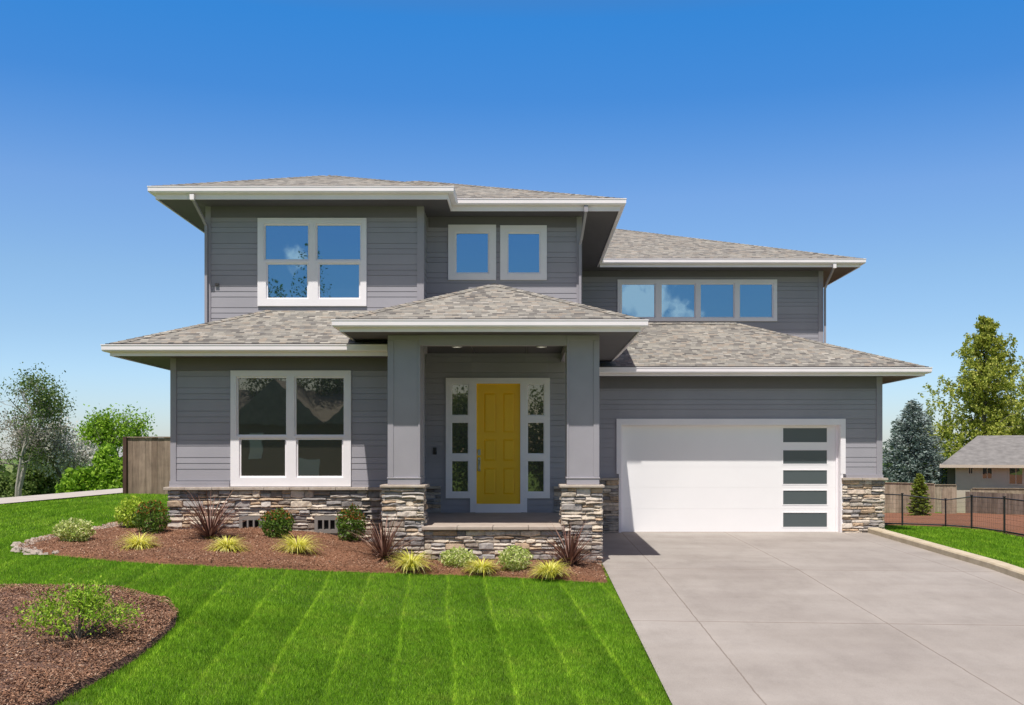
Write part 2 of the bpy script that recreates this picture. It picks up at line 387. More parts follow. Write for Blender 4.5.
ELEV = W.ramp(sxyz.outputs[2], SKYRAMP)
SKYC = W.mix(1, W.mix(1, hs.outputs[0], ELEV, 'MULTIPLY'), (2.6, 2.6, 2.6, 1), 'MULTIPLY')
HZ = W.math('SMOOTH_MIN', W.math('MAXIMUM', W.math('MULTIPLY', W.math('ADD', sxyz.outputs[1], -.0), -1.6), 0), 1, .2)
SKYC = W.mix(HZ, SKYC, W.mix(1, SKYC, (.98, .78, .66, 1), 'MULTIPLY'))
c = cloud((.115, -1, .150), .06, .70, 42, SKYC)
c = cloud((-.222, -1, .192),   .020, .72, 60, c)
c = cloud((.150, -1, .140), .03, .72, 60, c)
W.L(c, bg.inputs[0]); bg.inputs[1].default_value = .12
SKYBG = bg
sl = bpy.data.lights.new('sun', 'SUN'); sl.energy = 5.0; sl.angle = math.radians(.55); sl.color = (1, .955, .885)
so = bpy.data.objects.new('sun', sl); COL.objects.link(so); so.rotation_euler = SUN.to_track_quat('Z', 'Y').to_euler(); so.location = (0, 0, 30)
cam = bpy.data.cameras.new('camera'); co = bpy.data.objects.new('camera', cam); COL.objects.link(co); S.camera = co
co.location = (0, 0, CZ); co.rotation_euler = (math.radians(90), 0, 0)
cam.sensor_width = 36; cam.lens = F/1024*36; cam.shift_x = (512-VX)/1024; cam.shift_y = (VY-352.5)/1024; cam.clip_end = 3000
S.view_settings.view_transform = 'Standard'; S.view_settings.look = 'None'; S.view_settings.exposure = 0

# ------------------------------------------------------------------ terrain
def grid(xs, ys, dz=0.0, mask=None):
    xs = np.array(xs); ys = np.array(ys); XX, YY = np.meshgrid(xs, ys); ZZ = g(XX, YY)+dz
    v = np.stack([XX, YY, ZZ], -1).reshape(-1, 3); nx = len(xs); f = []
    for j in range(len(ys)-1):
        for i in range(nx-1):
            f.append((j*nx+i, j*nx+i+1, (j+1)*nx+i+1, (j+1)*nx+i))
    m = MB(); m.v = [tuple(p) for p in v]; m.f = f; return m
xs = [-900, -400, -150, -80, -50, -35, -25, -20]+list(np.arange(-17, 16.1, .5))+[18, 20, 24, 28, 34, 40, 60, 100, 200, 450, 900]
ys = [-600, -200, -80, -50, -30, -20, -12]+list(np.arange(-8, 44.1, .5))+[46, 50, 54, 58, 62, 66, 70, 76, 82, 90, 110, 150, 250, 500, 1500]
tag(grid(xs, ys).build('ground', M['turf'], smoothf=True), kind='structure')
tag(grid(list(np.arange(1.34, 7.67, .45))+[7.68], list(np.arange(-13, 23.2, .4))+[23.35], .03).build('driveway', M['drive'], smoothf=True), 'broad concrete driveway with scored joints running down from the garage', 'driveway', kind='structure')
m = MB(); m.box(-60, 60, -22, -13, -1.5, -1.24); tag(m.build('road', M['asphalt']), kind='structure')
# kerb on the right
m = MB(); ysk = list(np.arange(6, 23.0, .5))+[23.02]
prof = [(7.68, -.12), (7.68, .12), (7.70, .145), (7.91, .145), (7.93, .12), (7.93, -.12)]
for a, b in zip(ysk[:-1], ysk[1:]):
    for (x0, z0), (x1, z1) in zip(prof[:-1], prof[1:]):
        za, zb = gz(7.8, a), gz(7.8, b)
        m.quad((x0, a, za+z0), (x1, a, za+z1), (x1, b, zb+z1), (x0, b, zb+z0))
m.poly([(x, ysk[0], gz(7.8, ysk[0])+z) for x, z in prof])
tag(m.build('kerb', M['curb']), kind='structure')

def fillpoly(pts, dz, step=.25, bump=0.0):
    """triangulated sheet over polygon pts following the ground"""
    import mathutils.geometry as G
    P = [Vector(p) for p in pts]
    # dense border + inner grid points
    bord = []
    for a, b in zip(P, P[1:]+P[:1]):
        n = max(1, int((b-a).length/step))
        bord += [a.lerp(b, i/n) for i in range(n)]
    nb = len(bord); pp = np.array([(p.x, p.y) for p in bord])
    x0, y0 = pp.min(0); x1, y1 = pp.max(0)
    gx, gy = np.meshgrid(np.arange(x0, x1, step), np.arange(y0, y1, step)); q = np.stack([gx.ravel(), gy.ravel()], 1)
    q = q[inside(q, pp)]
    d = np.min(np.linalg.norm(q[:, None]-pp[None], axis=2), axis=1); q = q[d > step*.4]
    allp = bord+[Vector((a, b)) for a, b in q]
    vs, es, fs, *_ = G.delaunay_2d_cdt(allp, [(i, (i+1) % nb) for i in range(nb)], [], 1, 1e-5)
    m = MB()
    for v in vs:
        dd = np.min(np.linalg.norm(pp-np.array([v.x, v.y]), axis=1))
        b = bump*min(1, dd/.5)*(.6+.9*mnoise.noise(Vector((v.x*1.7, v.y*1.7, 3))))
        m.v.append((v.x, v.y, gz(v.x, v.y)+dz*min(1, .15+dd/.12)+b))
    m.f = [tuple(f) for f in fs]; return m
def inside(q, poly):
    x, y = q[:, 0], q[:, 1]; r = np.zeros(len(q), bool); n = len(poly)
    for i in range(n):
        x0, y0 = poly[i]; x1, y1 = poly[(i+1) % n]
        if y0 == y1: continue
        r ^= ((y0 > y) != (y1 > y)) & (x < (x1-x0)*(y-y0)/(y1-y0)+x0)
    return r
edge_px = [(608,584),(575,582),(540,579.5),(495,577.5),(450,575.5),(400,574),(351,572.6),(305,571),(260,569),(218,567.5),(176,565.5),(145,564),(110,561.5),(70,557.5),(38,554.5),(20,551.8),(17,549.3),(24,545.5),(48,540),(78,534.5),(108,528.5),(132,523.5),(150,519.5)]
BED1 = [unproj(*p) for p in edge_px]+[(-6.9, 22.5), (-6.3, 22.5), (-6.3, 20), (1.33, 20), (1.33, 17.6)]
BED2 = [unproj(*p) for p in [(0,591),(30,590),(60,591),(95,592.3),(123,594.5),(151,599.7),(168,606),(178.6,617),(174,628),(158,643),(134,662),(98,683),(56,705),(20,722),(-60,745),(-170,735),(-250,690),(-250,640),(-190,608),(-90,594)]]
tag(fillpoly(BED1, .05, .25, .05).build('mulch_bed', M['mulch'], smoothf=True), kind='structure')
tag(fillpoly(BED2, .05, .25, .06).build('mulch_bed', M['mulch_front'], smoothf=True), kind='structure')
# pale stone edging along the left tip of the bed
ep = [Vector(unproj(*p)) for p in [(45,556.2),(27,553.8),(17.5,550.5),(21,546.6),(40,541.8),(62,537.5),(90,532),(112,527.2),(132,523)]]
m = MB()
rr = random.Random(3)
for a, b in zip(ep[:-1], ep[1:]):
    n = max(1, int((b-a).length/.10))
    for i in range(n):
        for kk in range(6):
            p = a.lerp(b, (i+rr.random())/n)+Vector((rr.uniform(-.14,.22), rr.uniform(-.16,.16))); r = rr.uniform(.025,.055)
            z = gz(p.x, p.y)+.03; pts = []
            for q in range(6):
                t = q*math.pi/3+rr.random()*.5; pts.append((p.x+r*math.cos(t)*rr.uniform(.8,1.3), p.y+r*math.sin(t)*rr.uniform(.7,1.1)))
            nn = len(m.v); m.v += [(x, y, z) for x, y in pts]+[(p.x+(x-p.x)*.7, p.y+(y-p.y)*.7, z+rr.uniform(.02,.04)) for x, y in pts]
            m.f += [(nn+q, nn+(q+1)%6, nn+6+(q+1)%6, nn+6+q) for q in range(6)]+[tuple(nn+6+q for q in range(6))]
tag(m.build('stone_edging', M['paver']), 'pale stone edging rounding the left tip of the mulch bed', 'edging')
# footpath at far left
pa = [(-12.55, y) for y in np.arange(4, 60.1, 2)]; pb = [(-14.3, y) for y in np.arange(4, 60.1, 2)]
m = MB()
for (a, b, c_, d) in zip(pa[:-1], pb[:-1], pb[1:], pa[1:]):
    m.quad(*[(x, y, gz(x, y)+.045) for x, y in (a, d, c_, b)])
tag(m.build('footpath', M['walk']), kind='structure')
# red mulch slope behind black fence
FENCE_PX = [(880,526),(902.3,526.4),(945.6,527.5),(971.6,530),(1004.4,534.5),(1040,541)]
FE = [unproj(*p) for p in FENCE_PX]
RED = [(x, y+.1) for x, y in FE]+[(44, FE[-1][1]+16), (44, 59), (FE[0][0]-6, 60.0), (FE[0][0]-6, FE[0][1])]
tag(fillpoly(RED, .04, .8, .03).build('mulch_slope', M['red_soil'], smoothf=True), kind='structure')

# ------------------------------------------------------------------ lawn blades and bark chips
rng = np.random.default_rng(5)
def sample(n, x0, x1, y0, y1, power=1.0):
    return np.stack([rng.uniform(x0, x1, n), rng.uniform(y0, y1, n)], 1)
b1 = np.array(BED1); b2 = np.array(BED2); red = np.array(RED)
def blades(name, P, hmin, hmax, wd, label):
    n = len(P); z = g(P[:, 0], P[:, 1]); h = rng.uniform(hmin, hmax, n); a = rng.uniform(0, 2*np.pi, n); w_ = wd*rng.uniform(.7, 1.3, n)
    dx, dy = np.cos(a)*w_/2, np.sin(a)*w_/2; ln = rng.normal(0, .38, (n, 2))*h[:, None]
    V = np.empty((n, 3, 3)); V[:, 0] = np.stack([P[:, 0]-dx, P[:, 1]-dy, z-.005], 1); V[:, 1] = np.stack([P[:, 0]+dx, P[:, 1]+dy, z-.005], 1)
    V[:, 2] = np.stack([P[:, 0]+ln[:, 0], P[:, 1]+ln[:, 1], z+h], 1)
    o = npmesh(name, V.reshape(-1, 3), 3, M['blade']); return tag(o, label, 'grass', kind='stuff')
P = np.concatenate([sample(330000, -7.5, 1.4, 8.4, 13), sample(230000, -9, 1.4, 13, 18), sample(100000, -12.5, -4, 17, 26), sample(60000, -13.5, -6.5, 26, 40), sample(40000, -8, 1.4, 6.5, 8.4)])
keep = ~inside(P, b1) & ~inside(P, b2) & (P[:, 0] < 1.345)
hs_ = ~((P[:, 0] > -6.6) & (P[:, 1] > 19))
P = P[keep & hs_]; fp = np.array(pa+pb[::-1]); P = P[~inside(P, fp)]
near = P[:, 1] < 18
blades('lawn_grass', P[near], .025, .05, .008, 'mown green front lawn with mowing stripes'); blades('lawn_grass', P[~near], .03, .055, .016, 'mown lawn sloping up to the footpath at the left')
P = np.concatenate([sample(200000, 7.95, 14, 9, 24), sample(120000, 7.95, 20, 24, 37)])
fl = np.array([(x, y-.05) for x, y in FE]+[(FE[-1][0]+8, 5), (7.95, 5), (7.95, FE[0][1])]); P = P[inside(P, fl)]; P = P[~((P[:,0]<8.15)&(P[:,1]>23.0))]
blades('lawn_grass', P, .03, .06, .014, 'small green lawn between the driveway kerb and black fence')
def chips(name, poly, n, m_, label, lo=.012, hi=.04):
    x0, y0 = poly.min(0); x1, y1 = poly.max(0); P = sample(n, max(x0, -12), x1, max(y0, 7), y1); P = P[inside(P, poly)]
    d = np.full(len(P), 9.)
    P = P[~((P[:, 1] > 19.1) & (P[:, 0] > -6.5))]
    n = len(P); z = g(P[:, 0], P[:, 1])+.05
    zz = np.array([.05*(.6+.9*mnoise.noise(Vector((x*1.7, y*1.7, 3)))) for x, y in P]); z = z+zz+rng.uniform(-.005, .015, n)
    a = rng.uniform(0, 2*np.pi, n); L = rng.uniform(lo, hi, n); w_ = L*rng.uniform(.25, .6, n)
    tx = np.stack([np.cos(a), np.sin(a), rng.normal(0, .35, n)], 1)*L[:, None]; ty = np.stack([-np.sin(a), np.cos(a), rng.normal(0, .35, n)], 1)*w_[:, None]
    C = np.stack([P[:, 0], P[:, 1], z], 1); V = np.stack([C-tx-ty, C+tx-ty, C+tx+ty, C-tx+ty], 1)
    return tag(npmesh(name, V.reshape(-1, 3), 4, m_), label, 'mulch', kind='stuff')
chips('bark_chips', b1, 150000, M['chip'], 'loose reddish bark chips covering the bed along the house', .004, .013)
chips('bark_chips', b2, 230000, M['chip2'], 'loose dark bark chips covering the round bed in the lawn', .004, .0125)

# ------------------------------------------------------------------ HOUSE
H = empty('house', (0, 23, 0), 'grey two storey house with white trim, hip roofs and yellow front door', 'house')
YW, YU, YM, YR, YG, YD, YC = 19.1, 20.7, 21.6, 27.9, 23.1, 20.94, 17.75   # wing, upper left, upper middle, upper right, garage, door wall, columns
SOF_U = CZ+5.01; SOF_W = CZ+1.81; SOF_P = CZ+2.085; SOF_G = CZ+1.77
FLOOR = CZ-1.148

PAT = [0, .107, .215]; PER = .43
def courses(z0, z1):
    L = []; k0 = int((z0-1.5)/PER)-2
    for k in range(k0, k0+40):
        for a, b in ((0, .107), (.107, .215), (.215, .43)):
            lo = 1.5+k*PER+a; hi = 1.5+k*PER+b
            if hi > z0 and lo < z1: L.append((lo, hi))
    return L
def siding(mb, O, u, W_, z0, z1, holes=()):
    O = Vector((O[0], O[1], 0)); u = Vector((u[0], u[1], 0)).normalized(); n = Vector((u.y, -u.x, 0))
    cuts = sorted(set([0, W_]+[min(max(h[i], 0), W_) for h in holes for i in (0, 1)]))
    for c0, c1 in zip(cuts[:-1], cuts[1:]):
        if c1-c0 < 1e-4: continue
        mid = (c0+c1)/2; segs = [(z0, z1)]
        for h in holes:
            if h[0] < mid < h[1]:
                ns = []
                for a, b in segs:
                    if h[2] > a: ns.append((a, min(b, h[2])))
                    if h[3] < b: ns.append((max(a, h[3]), b))
                segs = [s for s in ns if s[1]-s[0] > 1e-3]
        for a, b in segs:
            for lo, hi in courses(a, b):
                l, t = max(lo, a), min(hi, b)
                if t-l < 1e-3: continue
                off = lambda z: .0095-.0065*(z-lo)/(hi-lo)
                p0, p1 = O+u*c0, O+u*c1
                gv = .0055 if t == hi else 0
                tt = t-gv
                A = p0+n*off(l)+Vector((0,0,l)); B = p1+n*off(l)+Vector((0,0,l)); C_ = p1+n*off(tt)+Vector((0,0,tt)); D_ = p0+n*off(tt)+Vector((0,0,tt)); bk = n*-.02
                i = len(mb.v); mb.v += [tuple(A), tuple(B), tuple(C_), tuple(D_), tuple(p0+bk+Vector((0,0,l))), tuple(p1+bk+Vector((0,0,l))), tuple(p0+bk+Vector((0,0,tt))), tuple(p1+bk+Vector((0,0,tt))), tuple(p0+bk+Vector((0,0,t))), tuple(p1+bk+Vector((0,0,t)))]
                mb.f += [(i, i+1, i+2, i+3), (i+4, i+5, i+1, i), (i+3, i+2, i+7, i+6), (i+6, i+7, i+9, i+8)]
def wall(name, O, u, W_, z0, z1, holes=()):
    mb = MB(); siding(mb, O, u, W_, z0, z1, holes)
    return mb.build(name, M['siding'], H)

def holed(mb, x0, x1, z0, z1, holes, yf, depth, edges=True):
    """plate facing -Y at y=yf with rectangular holes whose sides go back by depth"""
    cx = sorted(set([x0, x1]+[h[i] for h in holes for i in (0, 1)])); cz = sorted(set([z0, z1]+[h[i] for h in holes for i in (2, 3)]))
    def solid(i, j):
        if i < 0 or j < 0 or i >= len(cx)-1 or j >= len(cz)-1: return False
        mx, mz = (cx[i]+cx[i+1])/2, (cz[j]+cz[j+1])/2
        return not any(h[0] < mx < h[1] and h[2] < mz < h[3] for h in holes)
    for i in range(len(cx)-1):
        for j in range(len(cz)-1):
            if not solid(i, j): continue
            a, b, c_, d = cx[i], cx[i+1], cz[j], cz[j+1]; y, Y = yf, yf+depth
            mb.quad((a,y,c_), (b,y,c_), (b,y,d), (a,y,d))
            if not solid(i-1, j): mb.quad((a,Y,c_), (a,y,c_), (a,y,d), (a,Y,d))
            if not solid(i+1, j): mb.quad((b,y,c_), (b,Y,c_), (b,Y,d), (b,y,d))
            if not solid(i, j-1): mb.quad((a,Y,c_), (b,Y,c_), (b,y,c_), (a,y,c_))
            if not solid(i, j+1): mb.quad((a,y,d), (b,y,d), (b,Y,d), (a,Y,d))

def window(px, panes, D, glass, casement=False, sill=False):
    """px = outer trim rectangle, panes = glass rectangles, both measured on the wall plane at distance D"""
    R4 = lambda r: (X(r[0], D), X(r[1], D), Z(r[3], D), Z(r[2], D))
    x0, x1, z0, z1 = R4(px); hs_ = [R4(p) for p in panes]
    lip = .03
    big = [(a-lip, b+lip, c_-lip, d+lip) for a, b, c_, d in hs_]
    m = MB(); holed(m, x0, x1, z0, z1, big, D-.045, .06)
    if sill: m.box(x0-.02, x1+.02, D-.075, D-.02, z0-.035, z0+.004)
    fr = m.build('window', M['white'], H)
    m = MB()
    for k, (a, b) in enumerate(zip(big, hs_)):
        holed(m, a[0], a[1], a[2], a[3], [b], D-.012, .03)
    m.build('sash', M['white'], fr)
    for b in hs_:
        m = MB(); m.quad((b[0]-.01, D+.012, b[2]-.01), (b[1]+.01, D+.012, b[2]-.01), (b[1]+.01, D+.012, b[3]+.01), (b[0]-.01, D+.012, b[3]+.01)); m.build('pane', glass, fr)
    return (x0+.03, x1-.03, z0+.03, z1-.03)

c1 = lambda x, y: (130+x/3.413, 170+y/3.413); c2 = lambda x, y: (400+x/3.413, 170+y/3.413); c3 = lambda x, y: (640+x/3.413, 200+y/3.413); c4 = lambda x, y: (100+x/2.937, 340+y/2.937)
def rc(f, a, b, c_, d):
    p = f(a, c_); q = f(b, d); return (p[0], q[0], p[1], q[1])
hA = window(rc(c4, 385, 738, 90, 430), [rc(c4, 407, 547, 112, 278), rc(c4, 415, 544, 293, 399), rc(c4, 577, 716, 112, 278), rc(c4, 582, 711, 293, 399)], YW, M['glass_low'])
hB = window(rc(c1, 437, 808, 165, 465), [rc(c1, 463, 608, 190, 305), rc(c1, 471, 605, 323, 436), rc(c1, 640, 786, 190, 305), rc(c1, 648, 782, 323, 436)], YU, M['glass'])
hC = window(rc(c2, 165, 328, 188, 376), [rc(c2, 193, 300, 217, 350)], YM, M['glass'])
hC2 = window(rc(c2, 342, 501, 190, 376), [rc(c2, 370, 475, 218, 350)], YM, M['glass'])
hD = window((617.4, 776.8, 279.7, 321.3), [(622, 654.3, 284.6, 317), (661.6, 694.3, 284.6, 317), (700.7, 733.2, 284.6, 317), (739.9, 771.9, 284.6, 317)], YR, M['glass'])

def rel(h, x0): return (h[0]-x0, h[1]-x0, h[2], h[3])
XL = -6.52
CAPZ = CZ-.575
wall('wall', (XL, YW), (1, 0), -2.0-XL, CAPZ, SOF_W+.1, [rel(hA, XL)])
wall('wall', (XL, 34), (0, -1), 34-YW, CAPZ, SOF_W+.1)
XU = -6.365
wall('wall', (XU, YU), (1, 0), -2.04-XU, 4.0, SOF_U+.05, [rel(hB, XU)])
wall('wall', (XU, 38.8), (0, -1), 38.8-YU, 3.4, SOF_U+.05)
wall('wall', (-2.04, YU), (0, 1), YM-YU, 3.9, SOF_U+.05)
wall('wall', (-2.04, YM), (1, 0), 3.23, 3.7, SOF_U+.05, [rel(hC, -2.04), rel(hC2, -2.04)])
wall('wall', (1.19, YM), (0, 1), YR-YM, 3.4, SOF_U+.05)
wall('wall', (1.19, YR), (1, 0), 6.88, 3.9, SOF_U+.05, [rel(hD, 1.19)])
wall('wall', (8.07, YR), (0, 1), 10.9, 2.5, SOF_U+.05)
XGR = 8.0
gx0, gx1, gz1 = 2.18, 7.085, 2.435
wall('wall', (1.19, YG), (1, 0), XGR-1.19, 1.25, SOF_G+.1, [(gx0-.05-1.19, gx1+.05-1.19, 0, gz1+.05)])
wall('wall', (XGR, YG), (0, 1), 6, 0.0, SOF_G+.1)
dx0, dx1 = X(445.9, YD), X(549.8, YD)
wall('wall', (-2.0, YD), (1, 0), 3.19, FLOOR, SOF_P+.05, [(dx0+.03+2.0, dx1-.03+2.0, Z(498.2, YD)+.03, Z(378, YD)-.03), (X(470.2, YD)+.03+2, X(527.1, YD)-.03+2, FLOOR-.1, Z(495, YD))])
wall('wall', (-2.0, YW), (0, 1), YD-YW, FLOOR, SOF_P+.05)
wall('wall', (1.19, YD), (0, 1), YG-YD, -.1, SOF_P+.05)
# solid back of the house so that light does not pass through it
m = MB(); m.box(XU+.03, 8.0, 30.5, 38.8, -.3, SOF_U-.02); m.box(XU+.03, -2.1, YU+.12, 30.4, -.2, SOF_U-.02); m.box(XL+.03, -2.1, YW+.12, YU+.11, -.2, SOF_W); m.box(-2.09, 1.15, YM+.12, 30.4, -.2, SOF_U-.02); m.box(1.16, 8.0, YR+.12, 30.4, -.3, SOF_U-.02); m.box(1.16, 7.96, YG+.5, YR+.11, -.2, SOF_G); m.box(-1.95, 1.15, YD+.12, YM+.11, -.2, SOF_P+.3)
m.build('wall_core', M['soffit'], H)

# corner boards, friezes, water tables
def board(nm, x0, x1, y0, y1, z0, z1): mb = MB(); mb.box(x0, x1, y0, y1, z0, z1); return mb.build(nm, M['frieze' if nm == 'frieze_board' else 'trim_grey'], H)
board('corner_board', XL-.03, XL+.075, YW-.028, YW+.1, CAPZ+.055, SOF_W)
board('corner_board', XU-.03, XU+.075, YU-.028, YU+.1, 4.0, SOF_U)
board('corner_board', -2.15, -2.01, YU-.028, YU+.1, 4.0, SOF_U)
board('corner_board', 1.10, 1.215, YM-.028, YM+.1, 3.9, SOF_U)
board('corner_board', 7.97, 8.1, YR-.028, YR+.1, 3.6, SOF_U)
board('corner_board', XGR-.1, XGR+.03, YG-.028, YG+.1, 1.30, SOF_G)
board('frieze_board', XL-.02, -2.02, YW-.024, YW+.02, SOF_W-.22, SOF_W+.02)
board('frieze_board', XU-.02, -2.02, YU-.024, YU+.02, SOF_U-.22, SOF_U+.02)
board('frieze_board', -2.0, 1.09, YM-.024, YM+.02, SOF_U-.22, SOF_U+.02)
board('frieze_board', 1.23, 8.05, YR-.024, YR+.02, SOF_U-.16, SOF_U+.02)
board('frieze_board', 1.22, XGR, YG-.024, YG+.02, SOF_G-.26, SOF_G+.02)
board('water_table', XL-.045, hA[0]-.05, YW-.045, YW+.02, CAPZ, CAPZ+.055); board('water_table', hA[1]+.05, -2.2, YW-.045, YW+.02, CAPZ, CAPZ+.055)
board('water_table', XL-.045, hA[0]-.05, YW-.034, YW+.02, CAPZ+.058, CAPZ+.11); board('water_table', hA[1]+.05, -2.2, YW-.034, YW+.02, CAPZ+.058, CAPZ+.11)
board('water_table', gx1+.13, XGR+.045, YG-.045, YG+.02, 1.252, 1.32)
board('water_table', 1.3, gx0-.14, YG-.045, YG+.02, 1.252, 1.32)

# roofs
def roofmesh(polys, parent_name='roof'):
    m = MB()
    for p in polys:
        n = (Vector(p[1])-Vector(p[0])).cross(Vector(p[2])-Vector(p[0]))
        m.poly(p if n.z > 0 else p[::-1])
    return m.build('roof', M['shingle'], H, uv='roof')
def caps(mb, a, b, wd=.13):
    """a row of ridge shingles from a to b"""
    a = Vector(a); b = Vector(b); d = b-a; n = max(1, int(d.length/.16)); d.normalize(); s = d.cross(Vector((0,0,1))).normalized(); up = s.cross(d).normalized()
    if up.z < 0: up = -up
    dz = Vector((0,0,-.42*wd*.72)) if abs((b-a).z) > .05 else Vector((0,0,-.36*wd))
    for i in range(n):
        p = a+d*(i*.16); q = p+d*.175
        lift0 = up*.014; lift1 = up*.006
        A = p+lift0+s*wd+dz; B = p+lift0+up*.006; C_ = p+lift0-s*wd+dz; A2 = q+lift1+s*wd+dz; B2 = q+lift1+up*.006; C2 = q+lift1-s*wd+dz
        k = len(mb.v); mb.v += [tuple(v) for v in (A, B, C_, A2, B2, C2)]+[tuple(A-up*.02), tuple(B-up*.02), tuple(C_-up*.02)]
        mb.f += [(k, k+1, k+4, k+3), (k+1, k+2, k+5, k+4), (k+6, k+7, k+1, k), (k+7, k+8, k+2, k+1)]
def molding(mb, path, prof):
    """sweep closed profile [(outward, z)] along an open XY path; outward is to the right of travel"""
    P = [Vector(p) for p in path]; N_ = []
    for i in range(len(P)):
        ns = []
        if i > 0: d = (P[i]-P[i-1]).normalized(); ns.append(Vector((d.y, -d.x)))
        if i < len(P)-1: d = (P[i+1]-P[i]).normalized(); ns.append(Vector((d.y, -d.x)))
        n = sum(ns, Vector((0, 0)))
        n = n.normalized(); n = n/n.dot(ns[0]); N_.append(n)
    k0 = len(mb.v); K = len(prof)
    for p, n in zip(P, N_):
        for o, z in prof: mb.v.append((p.x+n.x*o, p.y+n.y*o, z))
    for i in range(len(P)-1):
        for j in range(K):
            a = k0+i*K+j; b = k0+i*K+(j+1) % K; mb.f.append((a, b, b+K, a+K))
    mb.f.append(tuple(k0+j for j in range(K))); mb.f.append(tuple(k0+(len(P)-1)*K+j for j in range(K))[::-1])
def eave(path, sof, top, parent, soffit_poly):
    m = MB(); molding(m, path, [(-.025, sof-.02), (0, sof-.02), (0, top-.02), (-.025, top-.02)]); m.build('fascia', M['gutter'], parent)
    h = top
    m = MB(); molding(m, path, [(.003, h-.125), (.088, h-.125), (.102, h-.112), (.110, h-.095), (.112, h-.02), (.12, h-.016), (.12, h), (.108, h), (.10, h-.02), (.06, h-.09), (.003, h-.09)]); m.build('gutter', M['gutter'], parent)
    m = MB(); m.poly([(x, y, sof) for x, y in soffit_poly]); m.build('soffit', M['soffit'], parent)
def shingle_drop(mb, path, top):
    molding(mb, path, [(-.02, top+.004), (.06, top+.004), (.06, top+.022), (-.02, top+.034)])

# wing roof
p = .405; zt = CZ+1.986; ex, ey = -7.41, 18.43
def rp(x, y, z): return (x, y, z)
z0 = zt+.02; yb = YU+.02; run = yb-ey
rw = roofmesh([[(ex, ey, z0), (-2.15, ey, z0), (-2.15, yb, z0+p*run), (ex+run, yb, z0+p*run)],
               [(ex, ey, z0), (ex+run, yb, z0+p*run), (ex+run, 34.5, z0+p*run), (ex, 34.5, z0)]])
m = MB(); caps(m, (ex, ey, z0), (ex+run, yb, z0+p*run)); m.build('hip_cap', M['shingle'], rw, uv='roof')
m = MB(); shingle_drop(m, [(ex, 34.5), (ex, ey), (-2.3, ey)], zt); m.build('shingle_edge', M['metal_dark'], rw)
eave([(ex, 34.5), (ex, ey), (-2.43, ey)], SOF_W, zt, rw, [(ex, ey), (-2.2, ey), (-2.2, YW+.3), (XL+.3, YW+.3), (XL+.3, 34.5), (ex, 34.5)])
# garage roof
p = .407; zt = CZ+1.93; ex, ey = 8.76, 22.5; z0 = zt+.02; hf = 3.42
rg = roofmesh([[(1.2, ey, z0), (ex, ey, z0), (ex-hf, ey+hf, z0+p*hf), (1.2, ey+hf, z0+p*hf)],
               [(ex, ey, z0), (ex, ey+2*hf, z0), (ex-hf, ey+hf, z0+p*hf)],
               [(ex, ey+2*hf, z0), (1.2, ey+2*hf, z0), (1.2, ey+hf, z0+p*hf), (ex-hf, ey+hf, z0+p*hf)]])
m = MB(); caps(m, (ex, ey, z0), (ex-hf, ey+hf, z0+p*hf)); caps(m, (ex-hf, ey+hf, z0+p*hf), (1.2, ey+hf, z0+p*hf)); m.build('hip_cap', M['shingle'], rg, uv='roof')
m = MB(); shingle_drop(m, [(1.22, ey), (ex, ey), (ex, ey+2*hf)], zt); m.build('shingle_edge', M['metal_dark'], rg)
eave([(1.22, ey), (ex, ey), (ex, ey+2*hf), (1.3, ey+2*hf)], SOF_G, zt, rg, [(1.22, ey), (ex, ey), (ex, ey+2*hf), (7.7, ey+2*hf), (7.7, YG+.3), (1.22, YG+.3)])
# porch roof
p = .40; zt = CZ+2.255; x0, x1, ey = -3.065, 1.94, 17.12; z0 = zt+.02; hf = (x1-x0)/2; ax = (x0+x1)/2
rpz = roofmesh([[(x0, ey, z0), (x1, ey, z0), (ax, ey+hf, z0+p*hf)],
                [(x1, ey, z0), (x1, 24.0, z0), (ax, 24.0, z0+p*hf), (ax, ey+hf, z0+p*hf)],
                [(x0, ey, z0), (ax, ey+hf, z0+p*hf), (ax, YM+.02, z0+p*hf), (x0, YM+.02, z0)]])
m = MB()
for xx in (x0, x1): caps(m, (xx, ey, z0), (ax, ey+hf, z0+p*hf))
caps(m, (ax, ey+hf, z0+p*hf), (ax, YM, z0+p*hf)); m.build('hip_cap', M['shingle'], rpz, uv='roof')
m = MB(); shingle_drop(m, [(x0, 18.9), (x0, ey), (x1, ey), (x1, 22.7)], zt); m.build('shingle_edge', M['metal_dark'], rpz)
eave([(x0, 18.95), (x0, ey), (x1, ey), (x1, 22.75)], SOF_P, zt, rpz, [(x0, ey), (x1, ey), (x1, 22.75), (1.1, 22.75), (1.1, YD+.2), (-2.2, YD+.2), (-2.2, 18.95), (x0, 18.95)])
# upper roof
p = .345; zt = CZ+5.22; xl, xr, xj, yf, ym = -7.165, 1.96, -1.47, 20.02, 20.98; z0 = zt+.02
hb = (xj-xl)/2; bx = (xl+xj)/2; hm = (xr-xl)/2; mx_ = (xl+xr)/2
yv = ym+hb; yb_ = 39.6
ru = roofmesh([[(xl, yf, z0), (xj, yf, z0), (bx, yf+hb, z0+p*hb)],
               [(xj, yf, z0), (xj, ym, z0), (bx, yv, z0+p*hb), (bx, yf+hb, z0+p*hb)],
               [(xl, yf, z0), (bx, yf+hb, z0+p*hb), (bx, yv, z0+p*hb), (mx_, ym+hm, z0+p*hm), (mx_, yb_-hm, z0+p*hm), (xl, yb_, z0)],
               [(xj, ym, z0), (xr, ym, z0), (mx_, ym+hm, z0+p*hm), (bx, yv, z0+p*hb)],
               [(xr, ym, z0), (xr, yb_, z0), (mx_, yb_-hm, z0+p*hm), (mx_, ym+hm, z0+p*hm)],
               [(xr, yb_, z0), (xl, yb_, z0), (mx_, yb_-hm, z0+p*hm)]])
